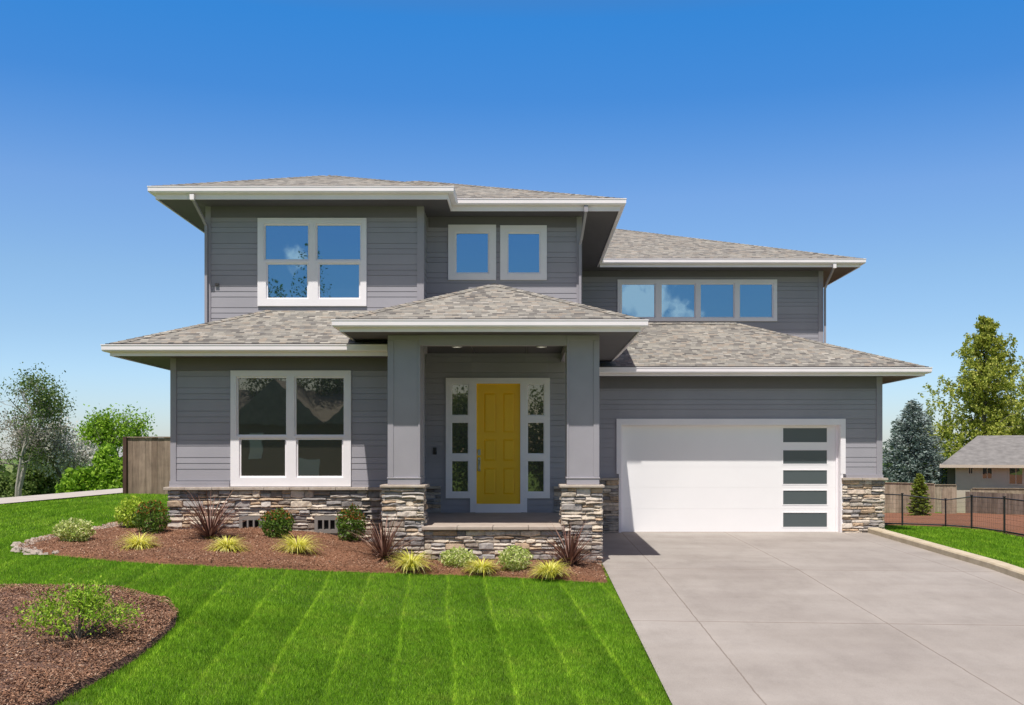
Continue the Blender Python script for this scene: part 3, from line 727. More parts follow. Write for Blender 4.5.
m = MB(); caps(m, (xl, yf, z0), (bx, yf+hb, z0+p*hb)); caps(m, (xj, yf, z0), (bx, yf+hb, z0+p*hb)); caps(m, (xr, ym, z0), (mx_, ym+hm, z0+p*hm)); caps(m, (bx, yv, z0+p*hb), (mx_, ym+hm, z0+p*hm)); caps(m, (bx, yf+hb, z0+p*hb), (bx, yv, z0+p*hb)); caps(m, (mx_, ym+hm, z0+p*hm), (mx_, yb_-hm, z0+p*hm)); m.build('hip_cap', M['shingle'], ru, uv='roof')
pth = [(xl, yb_), (xl, yf), (xj, yf), (xj, ym), (xr, ym), (xr, 27.2)]
m = MB(); shingle_drop(m, pth, zt); m.build('shingle_edge', M['metal_dark'], ru)
eave(pth, SOF_U, zt, ru, [(xl, yf), (xj, yf), (xj, ym), (xr, ym), (xr, 27.2), (1.0, 27.2), (1.0, YM+.3), (-2.3, YM+.3), (-2.3, YU+.3), (XL+.3, YU+.3), (XL+.3, yb_), (xl, yb_)])
# upper right roof
p = .352; zt = CZ+5.19; xr, ey = 8.88, 27.19; z0 = zt+.02; hf = 6.2; xa = -.4
rr_ = roofmesh([[(xa, ey, z0), (xr, ey, z0), (xr-hf, ey+hf, z0+p*hf), (xa, ey+hf, z0+p*hf)],
                [(xr, ey, z0), (xr, ey+2*hf, z0), (xr-hf, ey+hf, z0+p*hf)],
                [(xr, ey+2*hf, z0), (xa, ey+2*hf, z0), (xa, ey+hf, z0+p*hf), (xr-hf, ey+hf, z0+p*hf)]])
m = MB(); caps(m, (xr, ey, z0), (xr-hf, ey+hf, z0+p*hf)); caps(m, (xr-hf, ey+hf, z0+p*hf), (xa, ey+hf, z0+p*hf)); m.build('hip_cap', M['shingle'], rr_, uv='roof')
m = MB(); shingle_drop(m, [(2.0, ey), (xr, ey), (xr, ey+2*hf)], zt); m.build('shingle_edge', M['metal_dark'], rr_)
eave([(2.0, ey), (xr, ey), (xr, ey+2*hf), (2.0, ey+2*hf)], SOF_U-.002, zt, rr_, [(1.22, ey), (xr, ey), (xr, ey+2*hf), (7.8, ey+2*hf), (7.8, YR+.3), (1.22, YR+.3)])

# downspouts
def spout(pts):
    m = MB(); m.tube(pts, [.036]*len(pts), 4); return m.build('downspout', M['trim_grey'], H)
m = MB(); m.box(-6.47, -6.39, yf-.09, yf-.01, SOF_U-.045, SOF_U+.06); dsp = m.build('downspout', M['gutter'], H)
spout([(-6.43, 20.02, SOF_U-.02), (-6.42, 20.12, SOF_U-.08), (-6.39, 20.5, SOF_U-.28), (XU-.0, YU-.075, SOF_U-.40), (XU-.0, YU-.075, 4.35)])
m = MB(); m.box(1.22, 1.30, 20.90, 20.98, SOF_U-.05, SOF_U+.08); m.build('downspout', M['trim_grey'], H)
spout([(1.26, 20.95, SOF_U-.03), (1.25, 21.02, SOF_U-.10), (1.20, 21.42, SOF_U-.46), (1.17, YM-.08, SOF_U-.60), (1.17, YM-.08, 4.0)])
m = MB(); m.box(8.14, 8.22, 27.10, 27.18, SOF_U-.06, SOF_U+.1); m.build('downspout', M['gutter'], H)
spout([(8.18, 27.2, SOF_U-.04), (8.18, 27.3, SOF_U-.10), (8.14, 27.7, SOF_U-.38), (8.13, YR-.07, SOF_U-.5), (8.13, YR-.07, 3.0)])
m = MB(); m.box(XU+.17, XU+.24, YU-.05, YU, Z(286, YU), Z(283.6, YU)); m.build('hose_hook', M['metal_dark'], H)

# stone work
def stones(mb, O, u, W_, z0, z1, seed, hmin=.045, hmax=.125, dmin=.03, dmax=.07):
    r = random.Random(seed); O = Vector((O[0], O[1], 0)); u = Vector((u[0], u[1], 0)).normalized(); n = Vector((u.y, -u.x, 0)); up = Vector((0,0,1))
    def stone(a, b, c_, d):
        gp = .0015; a += gp; b -= gp; c_ += gp; d -= gp
        if b-a < .02 or d-c_ < .012: return
        dp = r.uniform(dmin, dmax); tl = r.uniform(-.004, .026); sk = r.uniform(-.012, .012); ch = min(.018, (d-c_)*.3)
        k = len(mb.v); nx = max(2, int((b-a)/.11)+1)
        ring = lambda ins, dep, jit: None
        bot = []; top = []
        for s_ in range(nx+1):
            t = s_/nx; j = r.uniform(-.009, .009)
            bot.append((a+(b-a)*t, c_+j+(.006 if s_ in (0, nx) else 0))); j = r.uniform(-.007, .007); top.append((a+(b-a)*t, d+j-(.008 if s_ in (0, nx) else 0)))
        outl = bot+top[::-1]; K = len(outl); mc = ((a+b)/2, (c_+d)/2)
        def pt(q, dep, ins):
            uu = q[0]+(ins if q[0] < a+.01 else (-ins if q[0] > b-.01 else 0)); zz = q[1]+(ins if q[1] < mc[1] else -ins)
            dd_ = dep-(tl*(q[1]-c_)/(d-c_)+sk*(q[0]-a)/(b-a) if dep > 0 else 0)
            return tuple(O+u*uu+up*zz+n*max(dd_, .004 if dep > 0 else 0))
        for q in outl: mb.v.append(pt(q, 0, 0))
        for q in outl: mb.v.append(pt(q, dp-ch*.8+r.uniform(-.004,.004), 0))
        for q in outl: mb.v.append(pt(q, dp+r.uniform(-.008,.008), ch))
        for lv in range(2):
            for i in range(K):
                mb.f.append((k+lv*K+i, k+lv*K+(i+1) % K, k+(lv+1)*K+(i+1) % K, k+(lv+1)*K+i))
        for i in range(nx):
            mb.f.append((k+2*K+i, k+2*K+i+1, k+2*K+K-2-i, k+2*K+K-1-i))
    z = z0
    while z < z1-.01:
        h = r.uniform(hmin, hmax)
        if z1-(z+h) < hmin: h = z1-z
        a = -r.uniform(0, .1)
        a = 0
        while a < W_-.001:
            L = r.uniform(.11, .42)*(1 if h > .07 else 1.2); L = min(L, W_*1.0)
            if W_-(a+L) < .09: L = W_-a
            if h > .095 and r.random() < .62:
                k = r.uniform(.35, .65); stone(a, a+L, z, z+h*k)
                if r.random() < .5 and L > .25: q = r.uniform(.35, .65); stone(a, a+L*q, z+h*k, z+h); stone(a+L*q, a+L, z+h*k, z+h)
                else: stone(a, a+L, z+h*k, z+h)
            else: stone(a, a+L, z, z+h)
            a += L
        z += h
def stonewall(O, u, W_, z0, z1, seed):
    mb = MB(); stones(mb, O, u, W_, z0, z1, seed); return mb.build('stone_veneer', M['stone'], H)
def capstones(mb, x0, x1, y0, y1, zt_, r_, th=.055, along='x'):
    a = x0 if along == 'x' else y0; e = x1 if along == 'x' else y1
    while a < e-.01:
        L = r_.uniform(.35, .6)
        if e-(a+L) < .2: L = e-a
        j = r_.uniform(-.006, .006)
        if along == 'x': mb.box(a+.002, a+L-.002, y0+j, y1, zt_-th+j*.3, zt_+j*.4)
        else: mb.box(x0+j, x1+j, a+.002, a+L-.002, zt_-th+j*.3, zt_+j*.4)
        a += L
def bevel(o, w_=.008, seg=2):
    b = o.modifiers.new('bevel', 'BEVEL'); b.width = w_; b.segments = seg; b.limit_method = 'ANGLE'; return o
r_ = random.Random(21)
# wing front with two vents
VENT = [rc(c4, 413, 480, 517, 566), rc(c4, 633, 702, 517, 566)]
vx = [(X(v[0], YW), X(v[1], YW)) for v in VENT]; vz0, vz1 = Z(532.8, YW), Z(516, YW)
top = CAPZ-.055
mb = MB(); xs_ = [XL-.07]+[q for v in vx for q in v]+[-2.0]
stones(mb, (XL-.07, YW-.02), (1, 0), -2.0-XL+.07, vz1, top, 31)
for i in (0, 2, 4): stones(mb, (xs_[i], YW-.02), (1, 0), xs_[i+1]-xs_[i], -.05, vz1, 40+i)
for i in (0, 1): stones(mb, (vx[i][0], YW-.02), (1, 0), vx[i][1]-vx[i][0], -.05, vz0, 50+i)
sv = mb.build('stone_veneer', M['stone'], H)
stonewall((XL-.02, 34), (0, -1), 34-YW+.03, -.1, top, 61)
m = MB(); m.box(XL, -2.0, YW-.019, YW+.1, -.3, top); m.box(XL-.019, XL+.05, YW+.101, 34, -.3, top); m.build('mortar', M['mortar'], sv)
m = MB(); capstones(m, XL-.13, -2.0, YW-.13, YW+.02, CAPZ, r_); capstones(m, XL-.13, XL, YW+.022, 34, CAPZ, r_, along='y'); bevel(m.build('stone_cap', M['cap'], H))
for a, b in vx:
    m = MB(); w3 = (b-a); holed(m, a, b, vz0, vz1, [(a+.06+k*(w3-.09)/3, a+.03+(k+1)*(w3-.09)/3, vz0+.07, vz1-.07) for k in range(3)], YW-.10, .08); v = m.build('foundation_vent', M['vent'], H)
    m = MB(); m.box(a, b, YW-.03, YW-.02, vz0, vz1); m.build('vent_opening', M['vent_dark'], v)
# garage stone
GT = CZ-.49-.055
stonewall((1.19, YG-.02), (1, 0), gx0-.06-1.19, -.05, GT, 71)
sv = stonewall((gx1+.03, YG-.02), (1, 0), XGR+.07-gx1-.03, -.05, GT, 72)
stonewall((XGR+.02, YG-.06), (0, 1), 6, -.3, GT, 73)
m = MB(); m.box(1.2, gx0-.07, YG-.019, YG+.1, -.2, GT); m.build('mortar', M['mortar'], sv)
m = MB(); m.box(gx1+.04, XGR+.019, YG-.019, YG+.1, -.2, GT); m.box(XGR-.05, XGR+.019, YG+.101, YG+6, -.3, GT); m.build('mortar', M['mortar'], sv)
m = MB(); capstones(m, 1.2, gx0-.05, YG-.13, YG+.02, CZ-.49, r_); bevel(m.build('stone_cap', M['cap'], H))
m = MB(); capstones(m, gx1+.02, XGR+.13, YG-.13, YG+.02, CZ-.49, r_); capstones(m, XGR, XGR+.13, YG+.022, YG+6, CZ-.49, r_, along='y'); bevel(m.build('stone_cap', M['cap'], H))
# porch: columns on stone piers, floor, front wall
cols = [(-2.35, -1.79), (.738, 1.299)]
PD = .62
PT = CZ-.495
for i, (a, b) in enumerate(cols):
    m = MB(); yb2 = YC+PD+ .14
    m.box(a+.012, b-.012, YC+.012, yb2-.012, PT, SOF_P-.02)       # panel faces
    m.box(a, b, YC, yb2, PT+.001, PT+.125); m.box(a-.012, b+.012, YC-.012, yb2+.012, PT+.105, PT+.128)   # plinth
    m.box(a, b, YC-.001, yb2, SOF_P-.09, SOF_P-.003)
    out_l = i == 0
    cb = .10
    for (p0, p1) in (((a, a+cb) if out_l else (b-cb, b)), ((b-.035, b) if out_l else (a, a+.035))):
        m.box(p0, p1, YC-.002, YC+.05, PT+.129, SOF_P-.091)
        m.box(p0, p1, yb2-.05, yb2+.002, PT+.129, SOF_P-.091)
    c_ = m.build('column', M['trim_grey'], H); bevel(c_, .004, 1)
    a2, b2 = a-.045, b+.02
    if i == 1: a2, b2 = a-.045, b+.005
    yb3 = YC+PD+.06; yf3 = YC-.0
    mb = MB(); gb = gz((a+b)/2, YC)-.12
    stones(mb, (a2-.05, yf3), (1, 0), b2-a2+.10, gb, PT-.055, 80+i)
    stones(mb, (b2, yf3-.03), (0, 1), yb3-yf3+.03, gb, PT-.055, 84+i)
    stones(mb, (a2, yb3), (0, -1), yb3-yf3+.03, gb, PT-.055, 88+i)
    pier = mb.build('stone_pier', M['stone'], H)
    m = MB(); m.box(a2, b2, yf3+.001, yb3, gb-.1, PT-.055); m.build('mortar', M['mortar'], pier)
    m = MB(); m.box(a2-.08, b2+.08, yf3-.09, yb3+.03, PT-.055, PT); bevel(m.build('stone_cap', M['cap'], pier), .015, 2)
ya = YC+.02
mb = MB(); stones(mb, (cols[0][1]+.07, ya-.0), (1, 0), cols[1][0]-cols[0][1]-.16, -.25, CZ-1.225-.06, 95)
sv = mb.build('stone_veneer', M['stone'], H)
m = MB(); m.box(cols[0][1]+.03, cols[1][0]-.05, ya+.001, ya+.3, -.3, CZ-1.225-.06); m.build('mortar', M['mortar'], sv)
m = MB()   # floor falls a little towards the front
zf, zb = CZ-1.212, FLOOR
n = len(m.v); x0, x1 = cols[0][1]+.03, cols[1][0]-.05
xs_ = [x0+(x1-x0)*k/4 for k in range(5)]
m.box(-2.0, 1.3, YC+.70, YD, zf-.2, zf-.07)
k = len(m.v)
for a, b in ((cols[0][1]+.03, cols[1][0]-.05),):
    m.v += [(a, YC+.3, zf), (b, YC+.3, zf), (b, YC+.72, zf+.006), (a, YC+.72, zf+.006)]; m.f.append((k, k+1, k+2, k+3))
k = len(m.v); m.v += [(-2.0, YC+.72, zf+.006), (1.3, YC+.72, zf+.006), (1.3, YD, zb), (-2.0, YD, zb), (1.3, YC+.72, -.3), (1.3, YD, -.3)]; m.f += [(k, k+1, k+2, k+3), (k+1, k+4, k+5, k+2)]
fl_ = m.build('porch_floor', M['paver'], H)
m = MB()
for a, b in zip(xs_[:-1], xs_[1:]): m.box(a+.002, b-.002, ya-.11, ya+.298, zf-.062, zf+.004)
bevel(m.build('porch_coping', M['paver'], H), .012, 2)
# beams
m = MB(); bz = Z(345.3, YC)
m.box(cols[0][1]-.001, cols[1][0]+.001, YC+.006, YC+.16, bz, SOF_P-.003)
m.box(cols[1][0]+.01, cols[1][1]-.01, YC+PD+.15, YD+.2, bz, SOF_P-.003)
m.box(cols[0][0]+.01, cols[0][1]-.01, YC+PD+.15, YW+.1, bz, SOF_P-.003)
m.build('porch_beam', M['trim_grey'], H)
m = MB()
for xx in (-1.0, 0.05): m.box(xx-.006, xx+.006, YC+.5, YD, SOF_P-.008, SOF_P-.001)
m.build('ceiling_joint', M['metal_dark'], H)
for xx in (-1.275, .335):
    m = MB(); pts = []
    for (rd, zz) in ((.10, 0), (.10, -.012), (.075, -.016), (.07, 0)):
        pts.append([(xx+rd*math.cos(t*math.pi/12), 19.6+rd*math.sin(t*math.pi/12), SOF_P-.001+zz) for t in range(24)])
    k = 0
    for ring in pts: m.v += ring
    for l in range(3):
        for t in range(24): m.f.append((l*24+t, l*24+(t+1) % 24, (l+1)*24+(t+1) % 24, (l+1)*24+t))
    cl = m.build('ceiling_light', M['lamp'], H)
    m = MB(); m.poly([(xx+.07*math.cos(t*math.pi/12), 19.6+.07*math.sin(t*math.pi/12), SOF_P-.004) for t in range(24)][::-1]); m.build('lens', M['lens'], cl)
# stone wainscot on the door wall
for a, b, sd in ((-2.0, dx0-.10, 101), (dx1+.08, 1.25, 102)):
    mb = MB(); stones(mb, (a, YD), (1, 0), b-a, FLOOR, CZ-.66, sd, dmin=.02, dmax=.06); mb.build('stone_veneer', M['stone'], H)
    m = MB(); capstones(m, a, b, YD-.10, YD+.02, CZ-.61, r_); bevel(m.build('stone_cap', M['cap'], H))

# front door with sidelights
D = YD
R4 = lambda r: (X(r[0], D), X(r[1], D), Z(r[3], D), Z(r[2], D))
ox0, ox1 = X(445.9, D), X(549.8, D); oz0, oz1 = Z(512.2, D), Z(378, D); sz = Z(498.2, D); cx0, cx1 = X(470.2, D), X(527.1, D)
slab = R4((476.5, 520.3, 383.6, 503.9))
lights = [R4((a, b, c_, d)) for a, b in ((452.2, 467.9), (528, 543.5)) for c_, d in ((384.8, 414.9), (422.9, 453.3), (461.2, 491.4))]
voids = [(ox0-.5, cx0, oz0-.5, sz), (cx1, ox1+.5, oz0-.5, sz)]
big = [(a-.018, b+.018, c_-.018, d+.018) for a, b, c_, d in lights]
m = MB(); holed(m, ox0, ox1, oz0, oz1, [slab]+big+[(ox0, cx0, oz0, sz), (cx1, ox1, oz0, sz)], D-.05, .09)
fr = m.build('door_frame', M['white'], H)
for a, b, c_, d in lights:
    B_ = (a-.018, b+.018, c_-.018, d+.018)
    m = MB(); holed(m, *B_, [(a, b, c_, d)], D-.03, .04); s1 = m.build('sidelight_frame', M['white'], fr)
for a, b, c_, d in lights:
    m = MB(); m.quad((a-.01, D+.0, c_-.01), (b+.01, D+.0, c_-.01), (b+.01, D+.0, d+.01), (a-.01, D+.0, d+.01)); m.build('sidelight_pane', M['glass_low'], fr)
m = MB(); m.box(slab[0]-.02, slab[1]+.02, D-.07, D+.02, FLOOR+.001, slab[2]+.002); m.build('threshold', M['white'], fr)
cd = lambda x, y: (430+x/4.406, 370+y/4.406)
pn = []
for a, b in ((236, 292), (320, 374)):
    for c_, d in ((100, 277), (303, 402), (430, 550)): pn.append(R4(rc(cd, a, b, c_, d)))
m = MB(); yf_ = D-.012; holed(m, *slab, pn, yf_, .014)
for a, b, c_, d in pn:
    y1 = yf_+.014; y2 = yf_+.002; i1, i2 = .012, .04
    A = [(a, c_), (b, c_), (b, d), (a, d)]; ins = lambda q, k: (q[0]+(k if q[0] == a else -k), q[1]+(k if q[1] == c_ else -k))
    l0 = [(q[0], y1, q[1]) for q in A]; l1 = [(ins(q, i1)[0], y1, ins(q, i1)[1]) for q in A]; l2 = [(ins(q, i2)[0], y2, ins(q, i2)[1]) for q in A]
    for P_, Q_ in ((l0, l1), (l1, l2)):
        for i in range(4): m.quad(P_[i], P_[(i+1) % 4], Q_[(i+1) % 4], Q_[i])
    m.quad(*l2)
dr = m.build('front_door', M['yellow'], H); 
hx = X(430+216.5/4.406, D)
m = MB(); z_a, z_b = Z(370+450/4.406, D), Z(370+350/4.406, D)
m.box(hx-.03, hx+.03, yf_-.012, yf_-.001, z_b-.12, z_b)
m.box(hx-.028, hx+.028, yf_-.012, yf_-.001, z_a+.02, z_b-.16)
m.tube([(hx, yf_-.012, z_b-.22), (hx, yf_-.05, z_b-.24), (hx, yf_-.058, z_b-.32), (hx, yf_-.05, z_a+.06), (hx, yf_-.012, z_a+.03)], [.011]*5, 8)
m.tube([(hx, yf_-.012, z_b-.06), (hx, yf_-.035, z_b-.06)], [.022, .02], 12)
bevel(m.build('door_handle', M['nickel'], dr), .004, 2)
m = MB(); bx_, bz_ = X(435, D), Z(451, D); m.box(bx_-.035, bx_+.035, D-.045, D-.01, bz_-.07, bz_+.07); m.box(bx_-.012, bx_+.012, D-.052, D-.044, bz_-.04, bz_-.015); bevel(m.build('doorbell', M['black'], H), .005, 2)

# garage door
DG = YG+.18; gy = DG
m = MB()
tx0, tx1, tz1 = X(616.4, YG), X(845, YG), Z(418.8, YG)
tb = 1.34
m.box(tx0, gx0, YG-.05, YG+.02, tb, tz1); m.box(gx1, tx1, YG-.05, YG+.02, tb, tz1); m.box(gx0+.001, gx1-.001, YG-.049, YG+.02, gz1, tz1-.001)
m.box(gx0-.06, gx0, YG+.021, DG+.05, 0, gz1+.06); m.box(gx1, gx1+.06, YG+.021, DG+.05, 0, gz1+.06); m.box(gx0+.001, gx1-.001, YG+.021, DG+.05, gz1, gz1+.06)
m.box(gx0-.058, gx0-.001, YG-.045, YG+.02, .0, tb-.001); m.box(gx1+.001, gx1+.058, YG-.045, YG+.02, .0, tb-.001)
# door stop
m.box(gx0+.001, gx0+.045, DG-.03, DG-.002, .0, gz1-.001); m.box(gx1-.045, gx1-.001, DG-.03, DG-.002, .0, gz1-.001); m.box(gx0+.046, gx1-.046, DG-.03, DG-.002, gz1-.045, gz1-.001)
m.build('garage_frame', M['white'], H)
gp = [(X(783.1, DG), X(826.9, DG), Z(b, DG), Z(a, DG)) for a, b in ((428.1, 442.2), (450.3, 463.75), (470.3, 484), (490.6, 504.4), (512.8, 526.9))]
m = MB(); lo = .025
zs = [lo, .55, 1.03, 1.49, 1.96, gz1+.02]
for a, b in zip(zs[:-1], zs[1:]):
    hl = [(q[0]-.02, q[1]+.02, q[2]-.02, q[3]+.02) for q in gp if a < (q[2]+q[3])/2 < b]
    holed(m, gx0-.02, gx1+.02, a+.0008, b-.0008, hl, DG, .03)
gd = m.build('garage_door', M['garage'], H)
m = MB(); m.box(gx0-.02, gx1+.02, DG+.012, DG+.03, lo, gz1); m.build('door_back', M['garage'], gd)
m = MB(); m.box(gx0, gx1, DG-.005, DG+.03, .0, lo); m.build('weather_seal', M['vent'], gd)
for q in gp:
    m = MB(); holed(m, q[0]-.02, q[1]+.02, q[2]-.02, q[3]+.02, [q], DG-.006, .02); m.build('window_frame', M['garage'], gd)
    m = MB(); m.quad((q[0]-.01, DG+.006, q[2]-.01), (q[1]+.01, DG+.006, q[2]-.01), (q[1]+.01, DG+.006, q[3]+.01), (q[0]-.01, DG+.006, q[3]+.01)); m.build('pane', M['frost'], gd)

# ------------------------------------------------------------------ plants
def finish(name, loc, label, cat, parts, group=None):
    """parts = [(name, MB or array, nper, material)] in local coordinates around loc"""
    root = empty(name, loc, label, cat, group)
    for nme, data, nper, mat in parts:
        if isinstance(data, MB):
            me = bpy.data.meshes.new(nme); me.from_pydata([tuple(p) for p in data.v], [], data.f); me.materials.append(mat); o = bpy.data.objects.new(nme, me); COL.objects.link(o)
        else:
            o = npmesh(nme, data, nper, mat)
        o.parent = root
    return root
def leafquads(C, size, r, aspect=.5, updir=None, droop=0.0):
    """C (n,3) centres -> quads (4n,3), diamond-shaped leaves with random directions"""
    n = len(C); a = r.normal(size=(n, 3)); 
    if updir is not None: a = a*.6+updir
    a[:, 2] -= droop
    a /= np.linalg.norm(a, axis=1)[:, None]+1e-9; b = r.normal(size=(n, 3)); b = np.cross(a, b); b /= np.linalg.norm(b, axis=1)[:, None]+1e-9
    s = size*r.uniform(.6, 1.35, n)[:, None]
    return np.stack([C-a*s, C-b*s*aspect, C+a*s, C+b*s*aspect], 1).reshape(-1, 3)
def arcs(r, n, L, spread, wd, stiff, base=.04):
    """arching strap leaves: each is a chain of 5 quads -> quads array"""
    V = []
    for i in range(n):
        az = r.uniform(0, 2*np.pi); l = L*r.uniform(.65, 1.15); t0 = spread*r.uniform(.1, 1.0); w0 = wd*r.uniform(.7, 1.2)
        p = np.array([math.cos(az), math.sin(az), 0])*base*r.uniform(0, 1); d = np.array([math.cos(az), math.sin(az)]); side = np.array([-d[1], d[0], 0]); ang = t0; K = 6; prev = None
        for k in range(K+1):
            ww = w0*(1-(k/K)**2*.95)/2
            A = p-side*ww; B = p+side*ww
            if prev is not None: V += [prev[0], prev[1], B, A]
            prev = (A, B)
            p = p+np.array([d[0]*math.sin(ang), d[1]*math.sin(ang), math.cos(ang)])*l/K; ang += (1-stiff)*r.uniform(.25, .55)
    return np.array(V)
def weld(V): return V
def strap_mesh(V, nblade, K=6):
    """strap quads -> welded mesh so that every blade is one island"""
    Q = V.reshape(nblade, K, 4, 3); verts = []; faces = []
    for b in range(nblade):
        k = len(verts); verts += [tuple(Q[b, 0, 0]), tuple(Q[b, 0, 1])]
        for s in range(K):
            verts += [tuple(Q[b, s, 3]), tuple(Q[b, s, 2])]; faces.append((k+2*s, k+2*s+1, k+2*s+3, k+2*s+2))
    m = MB(); m.v = verts; m.f = faces; return m
def golden(px, py, hpx, label, seed):
    x, y = unproj(px, py); s = y/F; r = np.random.default_rng(seed); nb = 460+40*(seed % 4)
    L = hpx*s*1.33; m = strap_mesh(arcs(r, nb, L, .85+.06*(seed % 3), .011, .27, .09), nb)
    finish('sedge_clump', (x, y, gz(x, y)+.05), label, 'ornamental grass', [('blade_tuft', m, 0, M['lf_grass'])], 'golden grass clumps in the mulch bed')
golden(139, 552.5, 19, 'yellow grass clump in front of the red-tipped shrub at the left house corner', 1)
golden(227, 554.5, 18, 'yellow grass clump below the bronze flax under the large window', 2)
golden(297, 556.5, 22, 'yellow grass clump nearest the round red-tipped shrub under the window', 3)
golden(411, 573, 23, 'yellow grass clump at the left end of the porch stone wall', 4)
golden(482, 575.5, 17, 'small yellow grass clump between the two variegated shrubs by the porch', 5)
golden(550, 580.5, 20, 'yellow grass clump spilling to the lawn beside the flax near the driveway', 6)
def flax(px, py, hpx, label, seed, yy=None):
    x, y = unproj(px, py)
    if yy: x, y = X(px, yy), yy
    s = y/F; r = np.random.default_rng(seed); nb = 150; L = hpx*s*1.18
    m = strap_mesh(arcs(r, nb, L, 1.3, .026, .74, .07), nb)
    finish('flax_plant', (x, y, gz(x, y)+.05), label, 'flax plant', [('blade_tuft', m, 0, M['lf_flax'])], 'bronze flax plants in the mulch bed')
flax(210, 542, 48, 'tall spiky bronze flax against the stone wall left of the window', 11)
flax(384, 556, 42, 'spiky bronze flax in front of the left porch pier', 12, 17.2)
flax(570, 571, 42, 'spiky bronze flax in front of the right porch pier by the driveway', 13, 17.1)
def shrub(name, px, py, wpx, hpx, leaf, n, size, label, seed, mat, extra=None, group=None, open_=False, aspect=.45):
    x, y = unproj(px, py); s = y/F; r = np.random.default_rng(seed); rr2 = random.Random(seed); a = wpx*s/2; h = hpx*s
    m = MB(); tips = []
    ns = 16 if not open_ else 26
    for i in range(ns):
        az = rr2.uniform(0, 6.283); q = rr2.uniform(.05, .95); e = Vector((math.cos(az)*a*q, math.sin(az)*a*q, h*(1-.75*q*q)*rr2.uniform(.75, 1.08)))
        mid = e*.5+Vector((0, 0, h*.12)); m.tube([(0, 0, 0), mid, e], [.008, .005, .003], 4); tips.append((mid, e))
    C = []
    k = n
    for i in range(k):
        if open_:
            mid, e = tips[i % len(tips)]; t = rr2.random()**.55; p0 = mid.lerp(e, t); p0 = p0+Vector([rr2.gauss(0, 1) for _ in range(3)])*a*.085
        else:
            u = r.normal(size=3); u /= np.linalg.norm(u); rad = rr2.random()**.28; lump = 1+.22*mnoise.noise(Vector(u)*2.6+Vector((seed*3.1, 0, 0)))+.10*mnoise.noise(Vector(u)*6+Vector((seed, 5, 0)))
            p0 = Vector((u[0]*a, u[1]*a, u[2]*h*.5))*rad*lump+Vector((0, 0, h*.5))
        if p0.z < .01: continue
        C.append(p0)
    C = np.array([tuple(c) for c in C]); V = leafquads(C, size, r, aspect, updir=np.array([0, 0, .35]))
    parts = [('stem', m, 0, M['bark']), ('foliage', V, 4, mat)]
    if extra is not None:
        z = C[:, 2]; idx = np.where((z > h*.62) & (r.random(len(z)) < .33))[0]; T = C[idx]+np.array([0, 0, .02]); parts.append(('leaf_tips', leafquads(T, size*.85, r, aspect), 4, extra))
    return finish(name, (x, y, gz(x, y)+.04), label, 'shrub', parts, group)
shrub('variegated_shrub', 74, 545, 38, 24, None, 1500, .032, 'pale variegated shrub standing alone at the left tip of the mulch bed', 21, M['lf_variegated'], group='variegated shrubs in the mulch bed')
shrub('variegated_shrub', 458, 570.5, 38, 20, None, 1600, .026, 'low wide variegated shrub at the middle of the porch wall', 22, M['lf_variegated'], group='variegated shrubs in the mulch bed')
shrub('variegated_shrub', 515, 574, 34, 26, None, 1600, .026, 'round variegated shrub at the porch wall beside the flax by the driveway', 23, M['lf_variegated'], group='variegated shrubs in the mulch bed')
shrub('lime_shrub', 132, 530.5, 32, 31, None, 1800, .032, 'lime green leafy shrub behind the red-tipped shrub at the house corner', 24, M['lf_yellowgreen'])
shrub('nandina_shrub', 152, 537, 36, 33, None, 1900, .028, 'dark green shrub with red tips by the left corner of the house', 25, M['lf_nandina'], M['lf_redtip'], group='red-tipped shrubs in the mulch bed')
shrub('nandina_shrub', 277, 542, 33, 31, None, 1900, .028, 'round dark shrub with red tips between the two foundation vents', 26, M['lf_nandina'], M['lf_redtip'], group='red-tipped shrubs in the mulch bed')
shrub('nandina_shrub', 351, 545.5, 30, 37, None, 1900, .028, 'tall dark shrub with red tips right of the second foundation vent', 27, M['lf_nandina'], M['lf_redtip'], group='red-tipped shrubs in the mulch bed')
shrub('young_bush', 78, 647, 140, 58, None, 3600, .018, 'sparse bright green bush in the round mulch bed in the lawn', 28, M['lf_bush'], open_=True)

